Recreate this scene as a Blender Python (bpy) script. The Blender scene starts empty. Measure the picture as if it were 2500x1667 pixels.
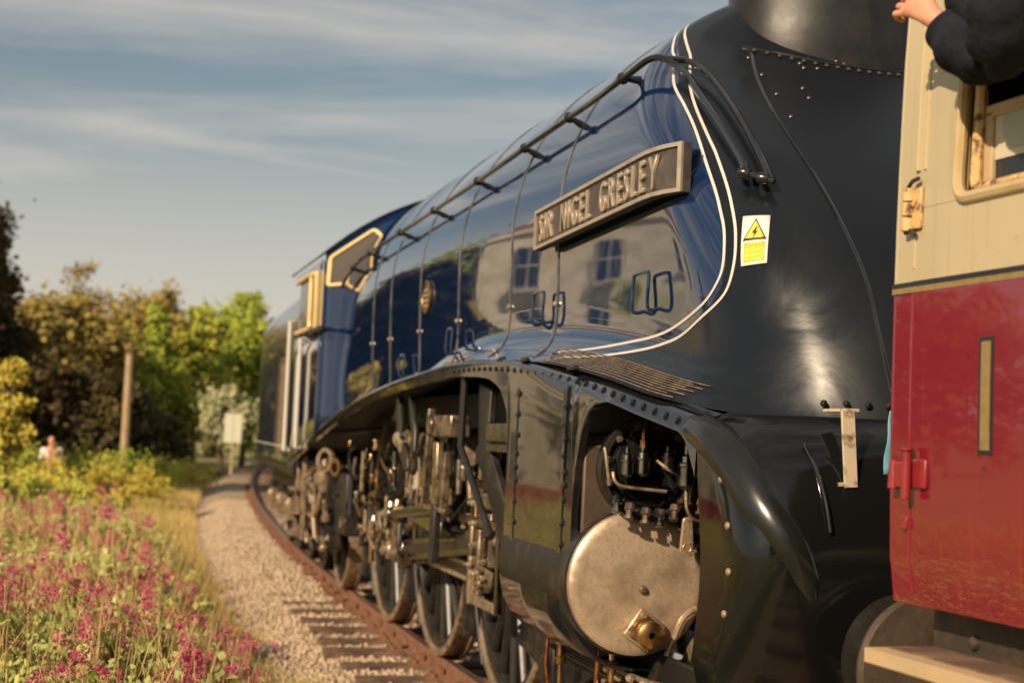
import bpy, math, random
import numpy as np
from mathutils import Vector, Matrix
random.seed(7); rng = np.random.default_rng(7)
scene = bpy.context.scene
col = scene.collection

# ------------------------------------------------------------------ camera
CAM = (-5.008, 3.548, 1.785)
YAW, PITCH, ROLL = math.radians(-14.725), math.radians(3.437), math.radians(2.5)
fw = Vector((math.cos(YAW)*math.cos(PITCH), math.sin(YAW)*math.cos(PITCH), math.sin(PITCH)))
rt = fw.cross(Vector((0, 0, 1))).normalized(); up = rt.cross(fw)
r2 = rt*math.cos(ROLL) + up*math.sin(ROLL); u2 = -rt*math.sin(ROLL) + up*math.cos(ROLL)
cam = bpy.data.cameras.new('camera'); camo = bpy.data.objects.new('camera', cam); col.objects.link(camo)
camo.matrix_world = Matrix(((r2.x, u2.x, -fw.x, CAM[0]), (r2.y, u2.y, -fw.y, CAM[1]), (r2.z, u2.z, -fw.z, CAM[2]), (0, 0, 0, 1)))
cam.sensor_width = 36; cam.lens = 55; cam.clip_start = 0.05; cam.clip_end = 2000
cam.dof.use_dof = True; cam.dof.focus_distance = 5.8; cam.dof.aperture_fstop = 2.5; cam.dof.aperture_blades = 9
scene.camera = camo

# ------------------------------------------------------------------ world, sun, exposure
SUN = Vector((-0.57, 0.67, 0.48)).normalized()
w = bpy.data.worlds.new('World'); scene.world = w; w.use_nodes = True
nt = w.node_tree; nt.nodes.clear()
def wn(t, **k):
    n = nt.nodes.new(t)
    for a, b in k.items(): setattr(n, a, b)
    return n
wo = wn('ShaderNodeOutputWorld'); bg = wn('ShaderNodeBackground')
sky = wn('ShaderNodeTexSky', sky_type='NISHITA', sun_disc=False, sun_elevation=math.asin(SUN.z), sun_rotation=math.atan2(SUN.x, SUN.y), altitude=30, air_density=1.0, dust_density=2.2, ozone_density=1.0)
tc = wn('ShaderNodeTexCoord'); mp = wn('ShaderNodeMapping')
mp.inputs['Scale'].default_value = (1.6, 1.3, 11.0); mp.inputs['Rotation'].default_value = (0.05, -0.03, 0.25)
no = wn('ShaderNodeTexNoise'); no.inputs['Scale'].default_value = 1.9; no.inputs['Detail'].default_value = 9; no.inputs['Roughness'].default_value = .58; no.inputs['Distortion'].default_value = .35
ra = wn('ShaderNodeValToRGB'); ra.color_ramp.elements[0].position = .40; ra.color_ramp.elements[1].position = .72
ra.color_ramp.elements[0].color = (.10, .10, .10, 1); ra.color_ramp.elements[1].color = (.85, .85, .85, 1)
hs = wn('ShaderNodeHueSaturation'); hs.inputs['Saturation'].default_value = .78; hs.inputs['Value'].default_value = .84
mx = wn('ShaderNodeMix', data_type='RGBA'); mx.inputs[7].default_value = (7.9, 7.3, 6.4, 1)
L = nt.links.new
L(tc.outputs['Generated'], mp.inputs['Vector']); L(mp.outputs['Vector'], no.inputs['Vector']); L(no.outputs['Fac'], ra.inputs['Fac'])
sxz = wn('ShaderNodeSeparateXYZ'); L(tc.outputs['Generated'], sxz.inputs[0])
hz = wn('ShaderNodeMapRange', interpolation_type='SMOOTHSTEP'); hz.inputs['From Min'].default_value = .26; hz.inputs['From Max'].default_value = .02; hz.inputs['To Max'].default_value = 1.0
L(sxz.outputs['Z'], hz.inputs['Value'])
mxm = wn('ShaderNodeMath', operation='MAXIMUM'); L(ra.outputs['Color'], mxm.inputs[0]); L(hz.outputs['Result'], mxm.inputs[1])
tint = wn('ShaderNodeMix', data_type='RGBA', blend_type='MULTIPLY'); tint.inputs[0].default_value = 1; tint.inputs[7].default_value = (.86, 1.04, 1.02, 1)
L(sky.outputs['Color'], tint.inputs[6]); L(tint.outputs[2], hs.inputs['Color']); L(hs.outputs['Color'], mx.inputs[6]); L(mxm.outputs[0], mx.inputs[0])
L(mx.outputs[2], bg.inputs['Color']); L(bg.outputs['Background'], wo.inputs['Surface'])
bg.inputs['Strength'].default_value = 0.070
sun = bpy.data.lights.new('sun', 'SUN'); suno = bpy.data.objects.new('sun', sun); col.objects.link(suno)
sun.energy = 5.0; sun.angle = math.radians(.6); sun.color = (1.0, .78, .53)
suno.rotation_euler = (-SUN).to_track_quat('-Z', 'Y').to_euler(); suno.location = (-10, 15, 20)
scene.view_settings.view_transform = 'Standard'; scene.view_settings.look = 'None'
scene.view_settings.exposure = 0.27; scene.view_settings.gamma = 1.0; scene.view_settings.use_curve_mapping = False
scene.render.engine = 'CYCLES'
scene.cycles.use_adaptive_sampling = True; scene.cycles.adaptive_threshold = .02
scene.cycles.use_denoising = True; scene.cycles.max_bounces = 8; scene.cycles.caustics_reflective = False; scene.cycles.caustics_refractive = False

# ------------------------------------------------------------------ helpers
def hermite(xs, ys):
    xs = np.array(xs, float); ys = np.array(ys, float); m = np.gradient(ys, xs)
    def f(x):
        x = min(max(x, xs[0]), xs[-1]); i = int(min(max(np.searchsorted(xs, x)-1, 0), len(xs)-2))
        h = xs[i+1]-xs[i]; t = (x-xs[i])/h
        return float((2*t**3-3*t*t+1)*ys[i]+(t**3-2*t*t+t)*h*m[i]+(-2*t**3+3*t*t)*ys[i+1]+(t**3-t*t)*h*m[i+1])
    return f
def ss(a, b, x):
    t = min(max((x-a)/(b-a), 0), 1); return t*t*(3-2*t)
def lin(a, b, n): return [a+(b-a)*i/(n-1) for i in range(n)]

def M(name, colr, rough=.5, metal=0.0, coat=0.0, var=None, bump=None, spec=.5, rvar=None, alpha=None, streak=None):
    """procedural Principled material; var=(scale, colour2, lo, hi) noise colour mix; bump=(scale, strength)"""
    m = bpy.data.materials.new(name); m.use_nodes = True; t = m.node_tree; b = t.nodes['Principled BSDF']
    b.inputs['Base Color'].default_value = (*colr, 1); b.inputs['Roughness'].default_value = rough
    b.inputs['Metallic'].default_value = metal; b.inputs['Coat Weight'].default_value = coat; b.inputs['Coat Roughness'].default_value = .015
    b.inputs['Specular IOR Level'].default_value = spec
    geo = t.nodes.new('ShaderNodeTexCoord'); out = geo.outputs['Object']
    last = None
    def noise(scale, detail=4, vec=None, rough_=.6):
        n = t.nodes.new('ShaderNodeTexNoise'); n.inputs['Scale'].default_value = scale; n.inputs['Detail'].default_value = detail; n.inputs['Roughness'].default_value = rough_
        t.links.new(vec or out, n.inputs['Vector']); return n
    colout = None
    for v in (var if isinstance(var, list) else [var] if var else []):
        n = noise(v[0], 6); r = t.nodes.new('ShaderNodeValToRGB'); r.color_ramp.elements[0].position = v[2]; r.color_ramp.elements[1].position = v[3]
        t.links.new(n.outputs['Fac'], r.inputs['Fac'])
        k = t.nodes.new('ShaderNodeMix'); k.data_type = 'RGBA'; k.inputs[6].default_value = (*colr, 1); k.inputs[7].default_value = (*v[1], 1)
        if colout: t.links.new(colout, k.inputs[6])
        t.links.new(r.outputs['Color'], k.inputs[0]); colout = k.outputs[2]
    if streak:
        mp_ = t.nodes.new('ShaderNodeMapping'); mp_.inputs['Scale'].default_value = streak[0]; t.links.new(out, mp_.inputs['Vector'])
        n = noise(1.0, 6, mp_.outputs['Vector']); r = t.nodes.new('ShaderNodeValToRGB'); r.color_ramp.elements[0].position = streak[2]; r.color_ramp.elements[1].position = streak[3]
        t.links.new(n.outputs['Fac'], r.inputs['Fac'])
        k = t.nodes.new('ShaderNodeMix'); k.data_type = 'RGBA'; k.inputs[6].default_value = (*colr, 1); k.inputs[7].default_value = (*streak[1], 1)
        if colout: t.links.new(colout, k.inputs[6])
        t.links.new(r.outputs['Color'], k.inputs[0]); colout = k.outputs[2]
    if colout: t.links.new(colout, b.inputs['Base Color'])
    if rvar:
        n = noise(rvar[0], 5); r = t.nodes.new('ShaderNodeMapRange'); r.inputs['To Min'].default_value = rvar[1]; r.inputs['To Max'].default_value = rvar[2]
        r.inputs['From Min'].default_value = .3; r.inputs['From Max'].default_value = .7
        t.links.new(n.outputs['Fac'], r.inputs['Value']); t.links.new(r.outputs['Result'], b.inputs['Roughness'])
    if bump:
        n = noise(bump[0], bump[3] if len(bump) > 3 else 3); q = t.nodes.new('ShaderNodeBump'); q.inputs['Strength'].default_value = bump[1]; q.inputs['Distance'].default_value = bump[2] if len(bump) > 2 else .01
        t.links.new(n.outputs['Fac'], q.inputs['Height']); t.links.new(q.outputs['Normal'], b.inputs['Normal'])
    m['b'] = 1
    return m

def link(name, me, parent=None, loc=None):
    o = bpy.data.objects.new(name, me); col.objects.link(o)
    if parent is not None: o.parent = parent
    if loc is not None: o.location = loc
    return o
def tag(o, label=None, cat=None, group=None, kind=None):
    if label: o['label'] = label
    if cat: o['category'] = cat
    if group: o['group'] = group
    if kind: o['kind'] = kind
    return o
def empty(name, loc=(0, 0, 0), rz=0, label=None, cat=None, group=None, kind=None):
    o = bpy.data.objects.new(name, None); col.objects.link(o); o.location = loc; o.rotation_euler = (0, 0, rz); o.empty_display_size = .2
    return tag(o, label, cat, group, kind)
def copy_tree(o, parent=None):
    c = o.copy(); col.objects.link(c); c.parent = parent
    for ch in o.children: copy_tree(ch, c)
    return c
def arrays_mesh(name, V, F, mat=None, smooth=False):
    """F: (n,k) int array"""
    me = bpy.data.meshes.new(name); V = np.asarray(V, np.float32); F = np.asarray(F, np.int32); n, k = F.shape
    me.vertices.add(len(V)); me.vertices.foreach_set('co', V.ravel())
    me.loops.add(n*k); me.loops.foreach_set('vertex_index', F.ravel())
    me.polygons.add(n); me.polygons.foreach_set('loop_start', np.arange(n, dtype=np.int32)*k)
    if smooth: me.polygons.foreach_set('use_smooth', np.ones(n, bool))
    me.update(calc_edges=True)
    if mat: me.materials.append(mat)
    return me

class MB:
    def __init__(s): s.v = []; s.f = []
    def add(s, V, F):
        b = len(s.v); s.v += [tuple(p) for p in V]; s.f += [tuple(b+i for i in f) for f in F]; return s
    def box(s, c, d, rz=0, ry=0, rx=0):
        R = Matrix.Rotation(rz, 3, 'Z') @ Matrix.Rotation(ry, 3, 'Y') @ Matrix.Rotation(rx, 3, 'X'); c = Vector(c)
        V = [c + R @ Vector((d[0]/2*x, d[1]/2*y, d[2]/2*z)) for x in (-1, 1) for y in (-1, 1) for z in (-1, 1)]
        return s.add(V, [(0, 1, 3, 2), (4, 6, 7, 5), (0, 4, 5, 1), (2, 3, 7, 6), (0, 2, 6, 4), (1, 5, 7, 3)])
    def frame(s, d):
        d = Vector(d).normalized(); a = Vector((0, 0, 1)) if abs(d.z) < .9 else Vector((1, 0, 0)); u = d.cross(a).normalized(); return u, d.cross(u)
    def cyl(s, p0, p1, r0, r1=None, n=16, caps=True):
        p0, p1 = Vector(p0), Vector(p1); r1 = r0 if r1 is None else r1; u, v = s.frame(p1-p0); V = []
        for p, r in ((p0, r0), (p1, r1)):
            V += [p + (u*math.cos(2*math.pi*i/n) + v*math.sin(2*math.pi*i/n))*r for i in range(n)]
        F = [(i, (i+1) % n, n+(i+1) % n, n+i) for i in range(n)]
        if caps: F += [tuple(range(n-1, -1, -1)), tuple(range(n, 2*n))]
        return s.add(V, F)
    def tube(s, P, r, n=8, closed=False):
        P = [Vector(p) for p in P]; V = []; m = len(P); pu = None
        for i, p in enumerate(P):
            d = (P[(i+1) % m]-P[i-1]) if closed else (P[min(i+1, m-1)]-P[max(i-1, 0)]); d.normalize()
            if pu is None: u, v = s.frame(d)
            else: u = (pu - d*pu.dot(d)).normalized(); v = d.cross(u)
            pu = u; rr = r[i] if isinstance(r, (list, tuple)) else r
            V += [p + (u*math.cos(2*math.pi*k/n) + v*math.sin(2*math.pi*k/n))*rr for k in range(n)]
        F = []
        for i in range(m if closed else m-1):
            a, b = i*n, ((i+1) % m)*n
            F += [(a+k, a+(k+1) % n, b+(k+1) % n, b+k) for k in range(n)]
        if not closed: F += [tuple(range(n-1, -1, -1)), tuple(range((m-1)*n, m*n))]
        return s.add(V, F)
    def lathe(s, prof, o, d, n=32, closed=False):
        o = Vector(o); d = Vector(d).normalized(); u, v = s.frame(d); V = []; m = len(prof)
        for a, r in prof: V += [o + d*a + (u*math.cos(2*math.pi*k/n) + v*math.sin(2*math.pi*k/n))*max(r, 1e-4) for k in range(n)]
        F = []
        for i in range(m if closed else m-1):
            a, b = i*n, ((i+1) % m)*n
            F += [(a+k, a+(k+1) % n, b+(k+1) % n, b+k) for k in range(n)]
        return s.add(V, F)
    def grid(s, rows, flip=False):
        n = len(rows[0]); V = [p for r in rows for p in r]; F = []
        for i in range(len(rows)-1):
            for j in range(n-1):
                q = (i*n+j, i*n+j+1, (i+1)*n+j+1, (i+1)*n+j); F.append(q[::-1] if flip else q)
        return s.add(V, F)
    def prism(s, poly, mapf, d):
        """poly: 2d outline, mapf(a,b,t) -> 3d with t in 0..d"""
        n = len(poly); V = [mapf(a, b, 0) for a, b in poly] + [mapf(a, b, d) for a, b in poly]
        return s.add(V, [tuple(range(n-1, -1, -1)), tuple(range(n, 2*n))] + [(i, (i+1) % n, n+(i+1) % n, n+i) for i in range(n)])
    def mesh(s, name, mat, ang=35, bevel=0, smooth=True):
        me = bpy.data.meshes.new(name); me.from_pydata([tuple(map(float, p)) for p in s.v], [], s.f); me.update()
        if mat: me.materials.append(mat)
        if smooth: me.shade_smooth(); me.set_sharp_from_angle(angle=math.radians(ang))
        return me
    def build(s, name, mat, parent=None, loc=None, ang=35, bevel=0, smooth=True, solid=0):
        o = link(name, s.mesh(name, mat, ang, 0, smooth), parent, loc)
        if solid:
            q = o.modifiers.new('solid', 'SOLIDIFY'); q.thickness = solid; q.offset = 0
        if bevel:
            q = o.modifiers.new('bevel', 'BEVEL'); q.width = bevel; q.segments = 2; q.limit_method = 'ANGLE'; q.angle_limit = math.radians(40)
        return o

def rounded_poly(pts, r, n=5):
    out = []; m = len(pts)
    for i in range(m):
        p, a, b = Vector(pts[i]), Vector(pts[i-1]), Vector(pts[(i+1) % m])
        rr = r[i] if isinstance(r, (list, tuple)) else r
        da, db = (a-p), (b-p); k = min(rr, da.length*.45, db.length*.45); A = p+da.normalized()*k; B = p+db.normalized()*k
        for j in range(n+1):
            t = j/n; out.append(tuple(A*(1-t)**2 + p*2*t*(1-t) + B*t*t))
    return out

# ------------------------------------------------------------------ materials
blue = (.0045, .017, .060)
mat_blue = M('garter_blue_paint', blue, .09, coat=1, bump=(2.2, .10, .012, 2), rvar=(3, .06, .14))
mat_black = M('gloss_black_paint', (.010, .010, .011), .10, coat=.6, bump=(3.0, .12, .01, 2), rvar=(5, .07, .2))
mat_satin = M('satin_black_paint', (.014, .013, .012), .38, var=(9, (.035, .028, .022), .45, .75), bump=(30, .15, .004))
mat_frame = M('oily_black_frame', (.012, .011, .010), .45, var=(7, (.05, .035, .025), .5, .75), bump=(25, .25, .006))
mat_steel = M('worn_steel', (.46, .34, .225), .34, metal=.55, var=[(18, (.13, .088, .055), .44, .64), (5, (.30, .22, .15), .4, .7)], bump=(40, .1, .003), rvar=(10, .22, .5))
mat_bright = M('bright_steel', (.64, .52, .38), .24, metal=.7, var=(14, (.26, .19, .13), .48, .68), rvar=(9, .12, .38))
mat_rod = M('polished_rod_steel', (.30, .28, .24), .16, metal=1.0, var=(6, (.14, .13, .11), .45, .7), rvar=(9, .10, .3))
mat_dsteel = M('oily_dark_steel', (.20, .155, .115), .32, metal=.6, var=(14, (.06, .045, .035), .42, .66), rvar=(9, .2, .5))
mat_brass = M('brass', (.46, .28, .12), .32, metal=1.0, var=(20, (.30, .16, .06), .45, .7))
mat_copper = M('copper_pipe', (.60, .24, .12), .3, metal=1.0, var=(20, (.25, .10, .05), .45, .7))
mat_cover = M('bare_steel_cover', (.60, .46, .33), .38, metal=.55, var=[(4, (.30, .215, .145), .42, .66), (14, (.64, .50, .36), .58, .72), (60, (.40, .30, .21), .52, .7)], rvar=(6, .32, .58), bump=(20, .12, .004), streak=((9, 9, 1.2), (.24, .18, .13), .52, .72))
mat_white = M('white_lining_paint', (.58, .54, .49), .4)
mat_rail_white = M('pale_handrail_steel', (.74, .68, .58), .3, metal=.35)
mat_plate = M('nameplate_ground', (.06, .05, .045), .5, metal=.2, var=(12, (.11, .095, .08), .4, .7))
mat_letter = M('nameplate_brass', (.58, .47, .36), .34, metal=.6, var=(15, (.44, .35, .27), .45, .7))
mat_gilt = M('gilt_window_frame', (.78, .56, .24), .38, metal=.1, var=(6, (.70, .50, .22), .4, .7))
mat_glass = M('smoked_cab_glass', (.085, .07, .055), .12, coat=.3, spec=.5)
mat_cream = M('coach_cream_paint', (.455, .375, .228), .30, coat=.35, var=[(2.5, (.41, .34, .21), .4, .75), (14, (.33, .25, .14), .62, .8)], bump=(7, .10, .006), streak=((22, 22, .9), (.37, .29, .165), .56, .76))
mat_crimson = M('coach_crimson_paint', (.175, .010, .023), .12, coat=1, var=[(2.0, (.155, .007, .020), .4, .75), (38, (.11, .012, .018), .62, .72)], bump=(4.5, .14, .008), streak=((30, 30, .7), (.25, .03, .03), .55, .8))
mat_rust = M('rusty_cream_paint', (.56, .37, .16), .55, var=(34, (.10, .05, .022), .50, .62), bump=(40, .4, .006))
mat_redhinge = M('painted_crimson_hinge', (.23, .018, .022), .3, coat=.5, var=(25, (.12, .012, .014), .5, .75), bump=(20, .25, .006))
mat_under = M('underframe_brown_black', (.035, .024, .018), .6, var=(14, (.09, .05, .03), .5, .75), bump=(20, .4, .01))
mat_navy = M('dark_interior_blue', (.012, .018, .028), .25, coat=.2)
mat_dark = M('dark_interior', (.012, .011, .010), .7)
mat_gold = M('gold_stripe', (.24, .165, .06), .45, var=(30, (.19, .13, .05), .45, .65))
mat_linebk = M('black_line_paint', (.012, .014, .018), .3)
mat_wood = M('weathered_step_timber', (.42, .31, .18), .7, var=(4, (.50, .35, .19), .4, .7), streak=((2, 40, 40), (.40, .27, .14), .5, .7), bump=(30, .3, .006))
mat_bufferface = M('worn_buffer_steel', (.075, .052, .036), .6, metal=.3, var=(9, (.05, .035, .025), .42, .66), bump=(18, .4, .01))
mat_rust2 = M('rusty_rail_steel', (.17, .075, .040), .78, var=[(14, (.25, .12, .065), .4, .7), (5, (.09, .045, .028), .5, .72)], bump=(30, .4, .006))
mat_railtop = M('rail_running_surface', (.22, .16, .12), .35, metal=.7, var=(8, (.3, .16, .10), .4, .7))
mat_sleeper = M('creosoted_sleeper_timber', (.10, .058, .035), .85, var=(7, (.20, .12, .075), .42, .7), streak=((40, 3, 40), (.05, .03, .02), .5, .7), bump=(18, .6, .02))
mat_stone = M('limestone_ballast', (.46, .345, .245), .9, var=[(2.3, (.52, .40, .29), .35, .65), (.7, (.34, .235, .155), .5, .72), (35, (.26, .18, .12), .58, .68)], bump=(40, .4, .01))
mat_skin = M('skin', (.62, .30, .20), .5, var=(30, (.55, .23, .15), .4, .7), bump=(60, .15, .002))
mat_fleece = M('navy_fleece', (.010, .012, .018), .95, var=(18, (.018, .020, .028), .4, .7), bump=(9, .8, .03, 6), spec=.15)
mat_bark = M('bark', (.10, .065, .04), .9, var=(5, (.17, .115, .07), .4, .7), bump=(12, .7, .05))
def leafmat(name, a, b, c, s=.55):
    m = M(name, a, .62, var=[(s, b, .36, .62), (s*3.1, c, .48, .72)], spec=.25)
    t = m.node_tree; bs = t.nodes['Principled BSDF']; o = t.nodes['Material Output']
    tr = t.nodes.new('ShaderNodeBsdfTranslucent'); mix = t.nodes.new('ShaderNodeMixShader'); mix.inputs[0].default_value = .25
    src = bs.inputs['Base Color'].links[0].from_socket
    t.links.new(src, tr.inputs['Color']); t.links.new(bs.outputs[0], mix.inputs[1]); t.links.new(tr.outputs[0], mix.inputs[2]); t.links.new(mix.outputs[0], o.inputs['Surface'])
    return m
leaf_dark = leafmat('evergreen_leaf', (.045, .040, .018), (.085, .065, .022), (.16, .105, .03), .35)
leaf_brown = leafmat('golden_oak_leaf', (0.27, 0.207, 0.0517), (0.38, 0.282, 0.069), (0.127, 0.115, 0.0287), .5) if True else leafmat('x', (0.288, 0.174, 0.048), (0.408, 0.24, 0.066), (0.144, 0.108, 0.03), .5)
leaf_green = leafmat('spring_leaf', (0.282, 0.345, 0.0413), (0.413, 0.449, 0.0562), (0.15, 0.199, 0.0338), .5)
leaf_lime = leafmat('sunny_leaf', (0.371, 0.4, 0.0591), (0.54, 0.498, 0.0844), (0.22, 0.257, 0.0421), .6)
leaf_white = leafmat('hawthorn_blossom', (0.575, 0.552, 0.345), (0.345, 0.368, 0.149), (0.69, 0.644, 0.46), 1.1)
leaf_yellow = leafmat('yellow_shrub_leaf', (0.486, 0.4, 0.0644), (0.601, 0.472, 0.0715), (0.286, 0.286, 0.0429), .9)
leaf_herb = leafmat('valerian_leaf', (0.39, 0.453, 0.125), (0.562, 0.562, 0.219), (0.204, 0.281, 0.0625), 3.5)
mat_petal = leafmat('valerian_petal', (.58, .065, .18), (.68, .17, .29), (.42, .025, .085), 6)
mat_petal_red = leafmat('crimson_valerian_petal', (.34, .015, .03), (.45, .04, .07), (.22, .008, .02), 6)
mat_stem = M('dry_stem', (.42, .31, .15), .8, var=(4, (.30, .24, .09), .4, .7))
mat_straw = leafmat('straw_grass', (0.667, 0.483, 0.207), (0.575, 0.425, 0.161), (0.414, 0.333, 0.103), .8)
mat_grass = leafmat('rough_grass', (0.496, 0.45, 0.09), (0.66, 0.54, 0.134), (0.33, 0.346, 0.0674), .7)

# ------------------------------------------------------------------ track alignment
ty = hermite([-40, -20, -1, 4, 8, 12.6, 19.6, 30, 41.8, 55, 68, 85, 110, 150], [-1.4, -.4, 0, 0, 0, -.05, -.25, -.82, -1.75, -3.1, -4.8, -7.6, -12.6, -22])
def tdir(x): return math.atan2(ty(x+.5)-ty(x-.5), 1.0)
def ground_z(x, y):
    d = y-ty(x); e = abs(d)
    z = -.30 if e < 1.55 else -.30-.10*ss(1.55, 2.3, e)
    if d > 2.15:
        k = 1-ss(16, 32, x)*.75
        z += (.52*ss(2.15, 3.6, d)+.35*ss(3.6, 7, d))*k
        z += .05*math.sin(x*1.3+y*2.1)*ss(2.4, 4, d)
    if d > 24: z += .8*ss(24, 90, d)
    if d < -4: z += .25*ss(4, 9, -d)
    return z

# ================================================================== SETTING: ground and track
mat_ground = M('verge_soil_and_grass', (.30, .26, .09), .95, var=[(.5, (.30, .26, .07), .4, .65), (3, (.34, .25, .12), .5, .72), (.9, (.16, .17, .04), .52, .7)], bump=(6, .8, .06, 6))
xs = sorted(set([round(v, 3) for v in lin(-80, -8, 16)+lin(-8, 40, 97)+lin(40, 110, 57)+lin(110, 500, 16)]))
ys = sorted(set([round(v, 3) for v in lin(-250, -12, 12)+lin(-12, 14, 105)+lin(14, 60, 24)+lin(60, 300, 12)]))
g = MB(); g.grid([[(x, y+ty(x)*(1 if abs(y) < 30 else 0), ground_z(x, y+ty(x)*(1 if abs(y) < 30 else 0))) for y in ys] for x in xs], flip=True)
ground = g.build('ground', mat_ground, ang=180); tag(ground, 'grassy verge and lineside soil beside the curving track', 'ground', kind='structure')

mat_bed = M('ballast_bed', (.36, .265, .17), .95, var=[(30, (.50, .38, .25), .42, .6), (11, (.20, .14, .09), .5, .68), (1.2, (.30, .21, .12), .45, .7)], bump=(28, 1.0, .05, 3))
def sweep(prof, x0, x1, step):
    rows = []
    x = x0
    while x <= x1+1e-6:
        a = tdir(x); rows.append([(x-math.sin(a)*d, ty(x)+math.cos(a)*d, z) for d, z in prof]); x += step
    return rows
def bedz(x, d):
    e = abs(d); far = ss(9.5, 15, x)
    z = np.interp(e, [0, .6, .85, 1.0, 1.45, 1.6, 1.85, 2.2, 2.6], [-.175, -.185, -.19, -.195, -.20, -.24, -.29, -.36, -.45])
    zf = np.interp(e, [0, .6, .85, 1.0, 1.45, 1.6, 1.85, 2.2, 2.6], [-.165, -.165, -.155, -.135, -.135, -.16, -.24, -.34, -.45])
    return float(z*(1-far)+zf*far) if d > 0 else float(z)
b = MB(); rows = []; x = -40.0
while x <= 150:
    a = tdir(x); rows.append([(x-math.sin(a)*d, ty(x)+math.cos(a)*d, bedz(x, d)) for d in (-2.6, -2.2, -1.85, -1.6, -1.45, -1.0, -.85, -.6, 0, .6, .85, 1.0, 1.15, 1.3, 1.45, 1.6, 1.85, 2.0, 2.2, 2.6)]); x += .5 if 3 < x < 30 else 1.5
b.grid(rows, flip=True)
bed = b.build('ballast_bed', mat_bed, ang=180); tag(bed, 'pale limestone ballast bed carrying the curving track', 'track bed', kind='structure')

rail_prof = [(-.035, .0), (.035, .0), (.035, -.038), (.011, -.052), (.011, -.118), (.068, -.135), (.068, -.148), (-.068, -.148), (-.068, -.135), (-.011, -.118), (-.011, -.052), (-.035, -.038)]
for sgn in (1, -1):
    m = MB(); off = .7525*sgn
    rows = sweep([(off+a, z) for a, z in rail_prof]+[(off+rail_prof[0][0], rail_prof[0][1])], -30, 140, .7)
    m.grid(rows); r = m.build('rail', mat_rust2, bed, ang=30)
    m = MB(); m.grid(sweep([(off-.024, .0025), (off+.024, .0025)], -30, 140, .7), flip=True); m.build('rail_head', mat_railtop, r)
# sleepers with chairs
sl = MB(); sl.box((0, 0, 0), (.24, 2.96, .14)); slm = sl.mesh('sleeper', mat_sleeper)
ch = MB()
ch.box((0, 0, .012), (.20, .34, .024)); ch.box((0, .075, .055), (.13, .05, .075)); ch.box((0, -.075, .055), (.13, .05, .075))
ch.cyl((.06, .13, .02), (.06, .13, .05), .022, n=6); ch.cyl((-.06, .13, .02), (-.06, .13, .05), .022, n=6)
chm = ch.mesh('rail_chair', mat_rust2)
x = -12.0; k = 0
while x < 62:
    a = tdir(x)+random.uniform(-.012, .012); s_ = link('sleeper', slm, bed, (x+random.uniform(-.02, .02), ty(x)+random.uniform(-.03, .05), -.222)); s_.rotation_euler = (random.uniform(-.01, .01), random.uniform(-.02, .02), a)
    if -3 < x < 45:
        for sgn in (1, -1):
            c_ = link('rail_chair', chm, s_, (0, .7525*sgn, .066)); c_.rotation_euler = (0, 0, 0 if sgn > 0 else math.pi)
    x += .74; k += 1
# loose stones (uncountable)
def stones(n, region, smin, smax, name):
    base = np.array([(1, 0, 0), (-1, 0, 0), (0, 1, 0), (0, -1, 0), (0, 0, 1), (0, 0, -1)], float)
    tri = np.array([(0, 2, 4), (2, 1, 4), (1, 3, 4), (3, 0, 4), (2, 0, 5), (1, 2, 5), (3, 1, 5), (0, 3, 5)])
    V = np.zeros((n, 6, 3)); F = np.zeros((n, 8, 3), int)
    for i in range(n):
        x, d = region()
        while .8 < d < 1.5 and x < 12.5 and abs(((x+12)/.74+.5) % 1-.5) < .19: x, d = region()
        z = max(bedz(x, d), ground_z(x, ty(x)+d)) if abs(d) > 2.2 else bedz(x, d)
        s_ = random.uniform(smin, smax)
        R = Matrix.Rotation(random.uniform(0, 6.28), 3, Vector((random.gauss(0, 1), random.gauss(0, 1), random.gauss(0, 1)+.01)).normalized())
        sh = base*np.array([random.uniform(.6, 1.2), random.uniform(.6, 1.1), random.uniform(.5, .9)])*s_ + rng.normal(0, .16*s_, (6, 3))
        V[i] = sh @ np.array(R).T + np.array((x, ty(x)+d, z+s_*.25)); F[i] = tri+6*i
    me = arrays_mesh(name, V.reshape(-1, 3), F.reshape(-1, 3), mat_stone); o = link(name, me); return o
def reg1():
    x = 3+32*random.random()**1.4; d = random.choice([random.uniform(.85, 2.35)]*5+[random.uniform(-.68, .68)]+[random.gauss(2.35, .25)]); return x, d
st = stones(26000, reg1, .010, .034, 'ballast_stones'); tag(st, 'loose pale ballast stones heaped beside the rail', 'ballast', kind='stuff')

# ================================================================== LOCOMOTIVE
loco = empty('steam_locomotive', (0, 0, 0), label='streamlined blue steam locomotive with black wedge nose, coupled to the coach', cat='locomotive')
ZC, R_ = 2.97, 1.2
zb = hermite([-.3, .25, .5, 1.06, 1.76, 2.65, 3.53, 4.8, 5.9, 7.4, 9.56, 11.4, 13.6], [1.86, 1.88, 1.9, 1.97, 2.07, 2.16, 2.21, 2.23, 2.2, 2.13, 1.94, 1.70, 1.38])
Xf = hermite([1.7, 1.93, 2.2, 2.46, 2.7, 2.96, 3.27, 3.55, 3.76, 3.95, 4.08, 4.17], [.03, .13, .25, .38, .60, .90, 1.33, 1.73, 1.99, 2.12, 2.20, 2.28])
LN = hermite([1.7, 2.3, 2.6, 2.97, 3.4, 3.76, 3.95, 4.17], [.85, .80, .76, .66, .56, .47, .40, .30])
PW = 2.6; XE = 11.15
def wz(z): return R_-.048*(ZC-z)**2 if z <= ZC else math.sqrt(max(R_*R_-(z-ZC)**2, 0))
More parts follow.
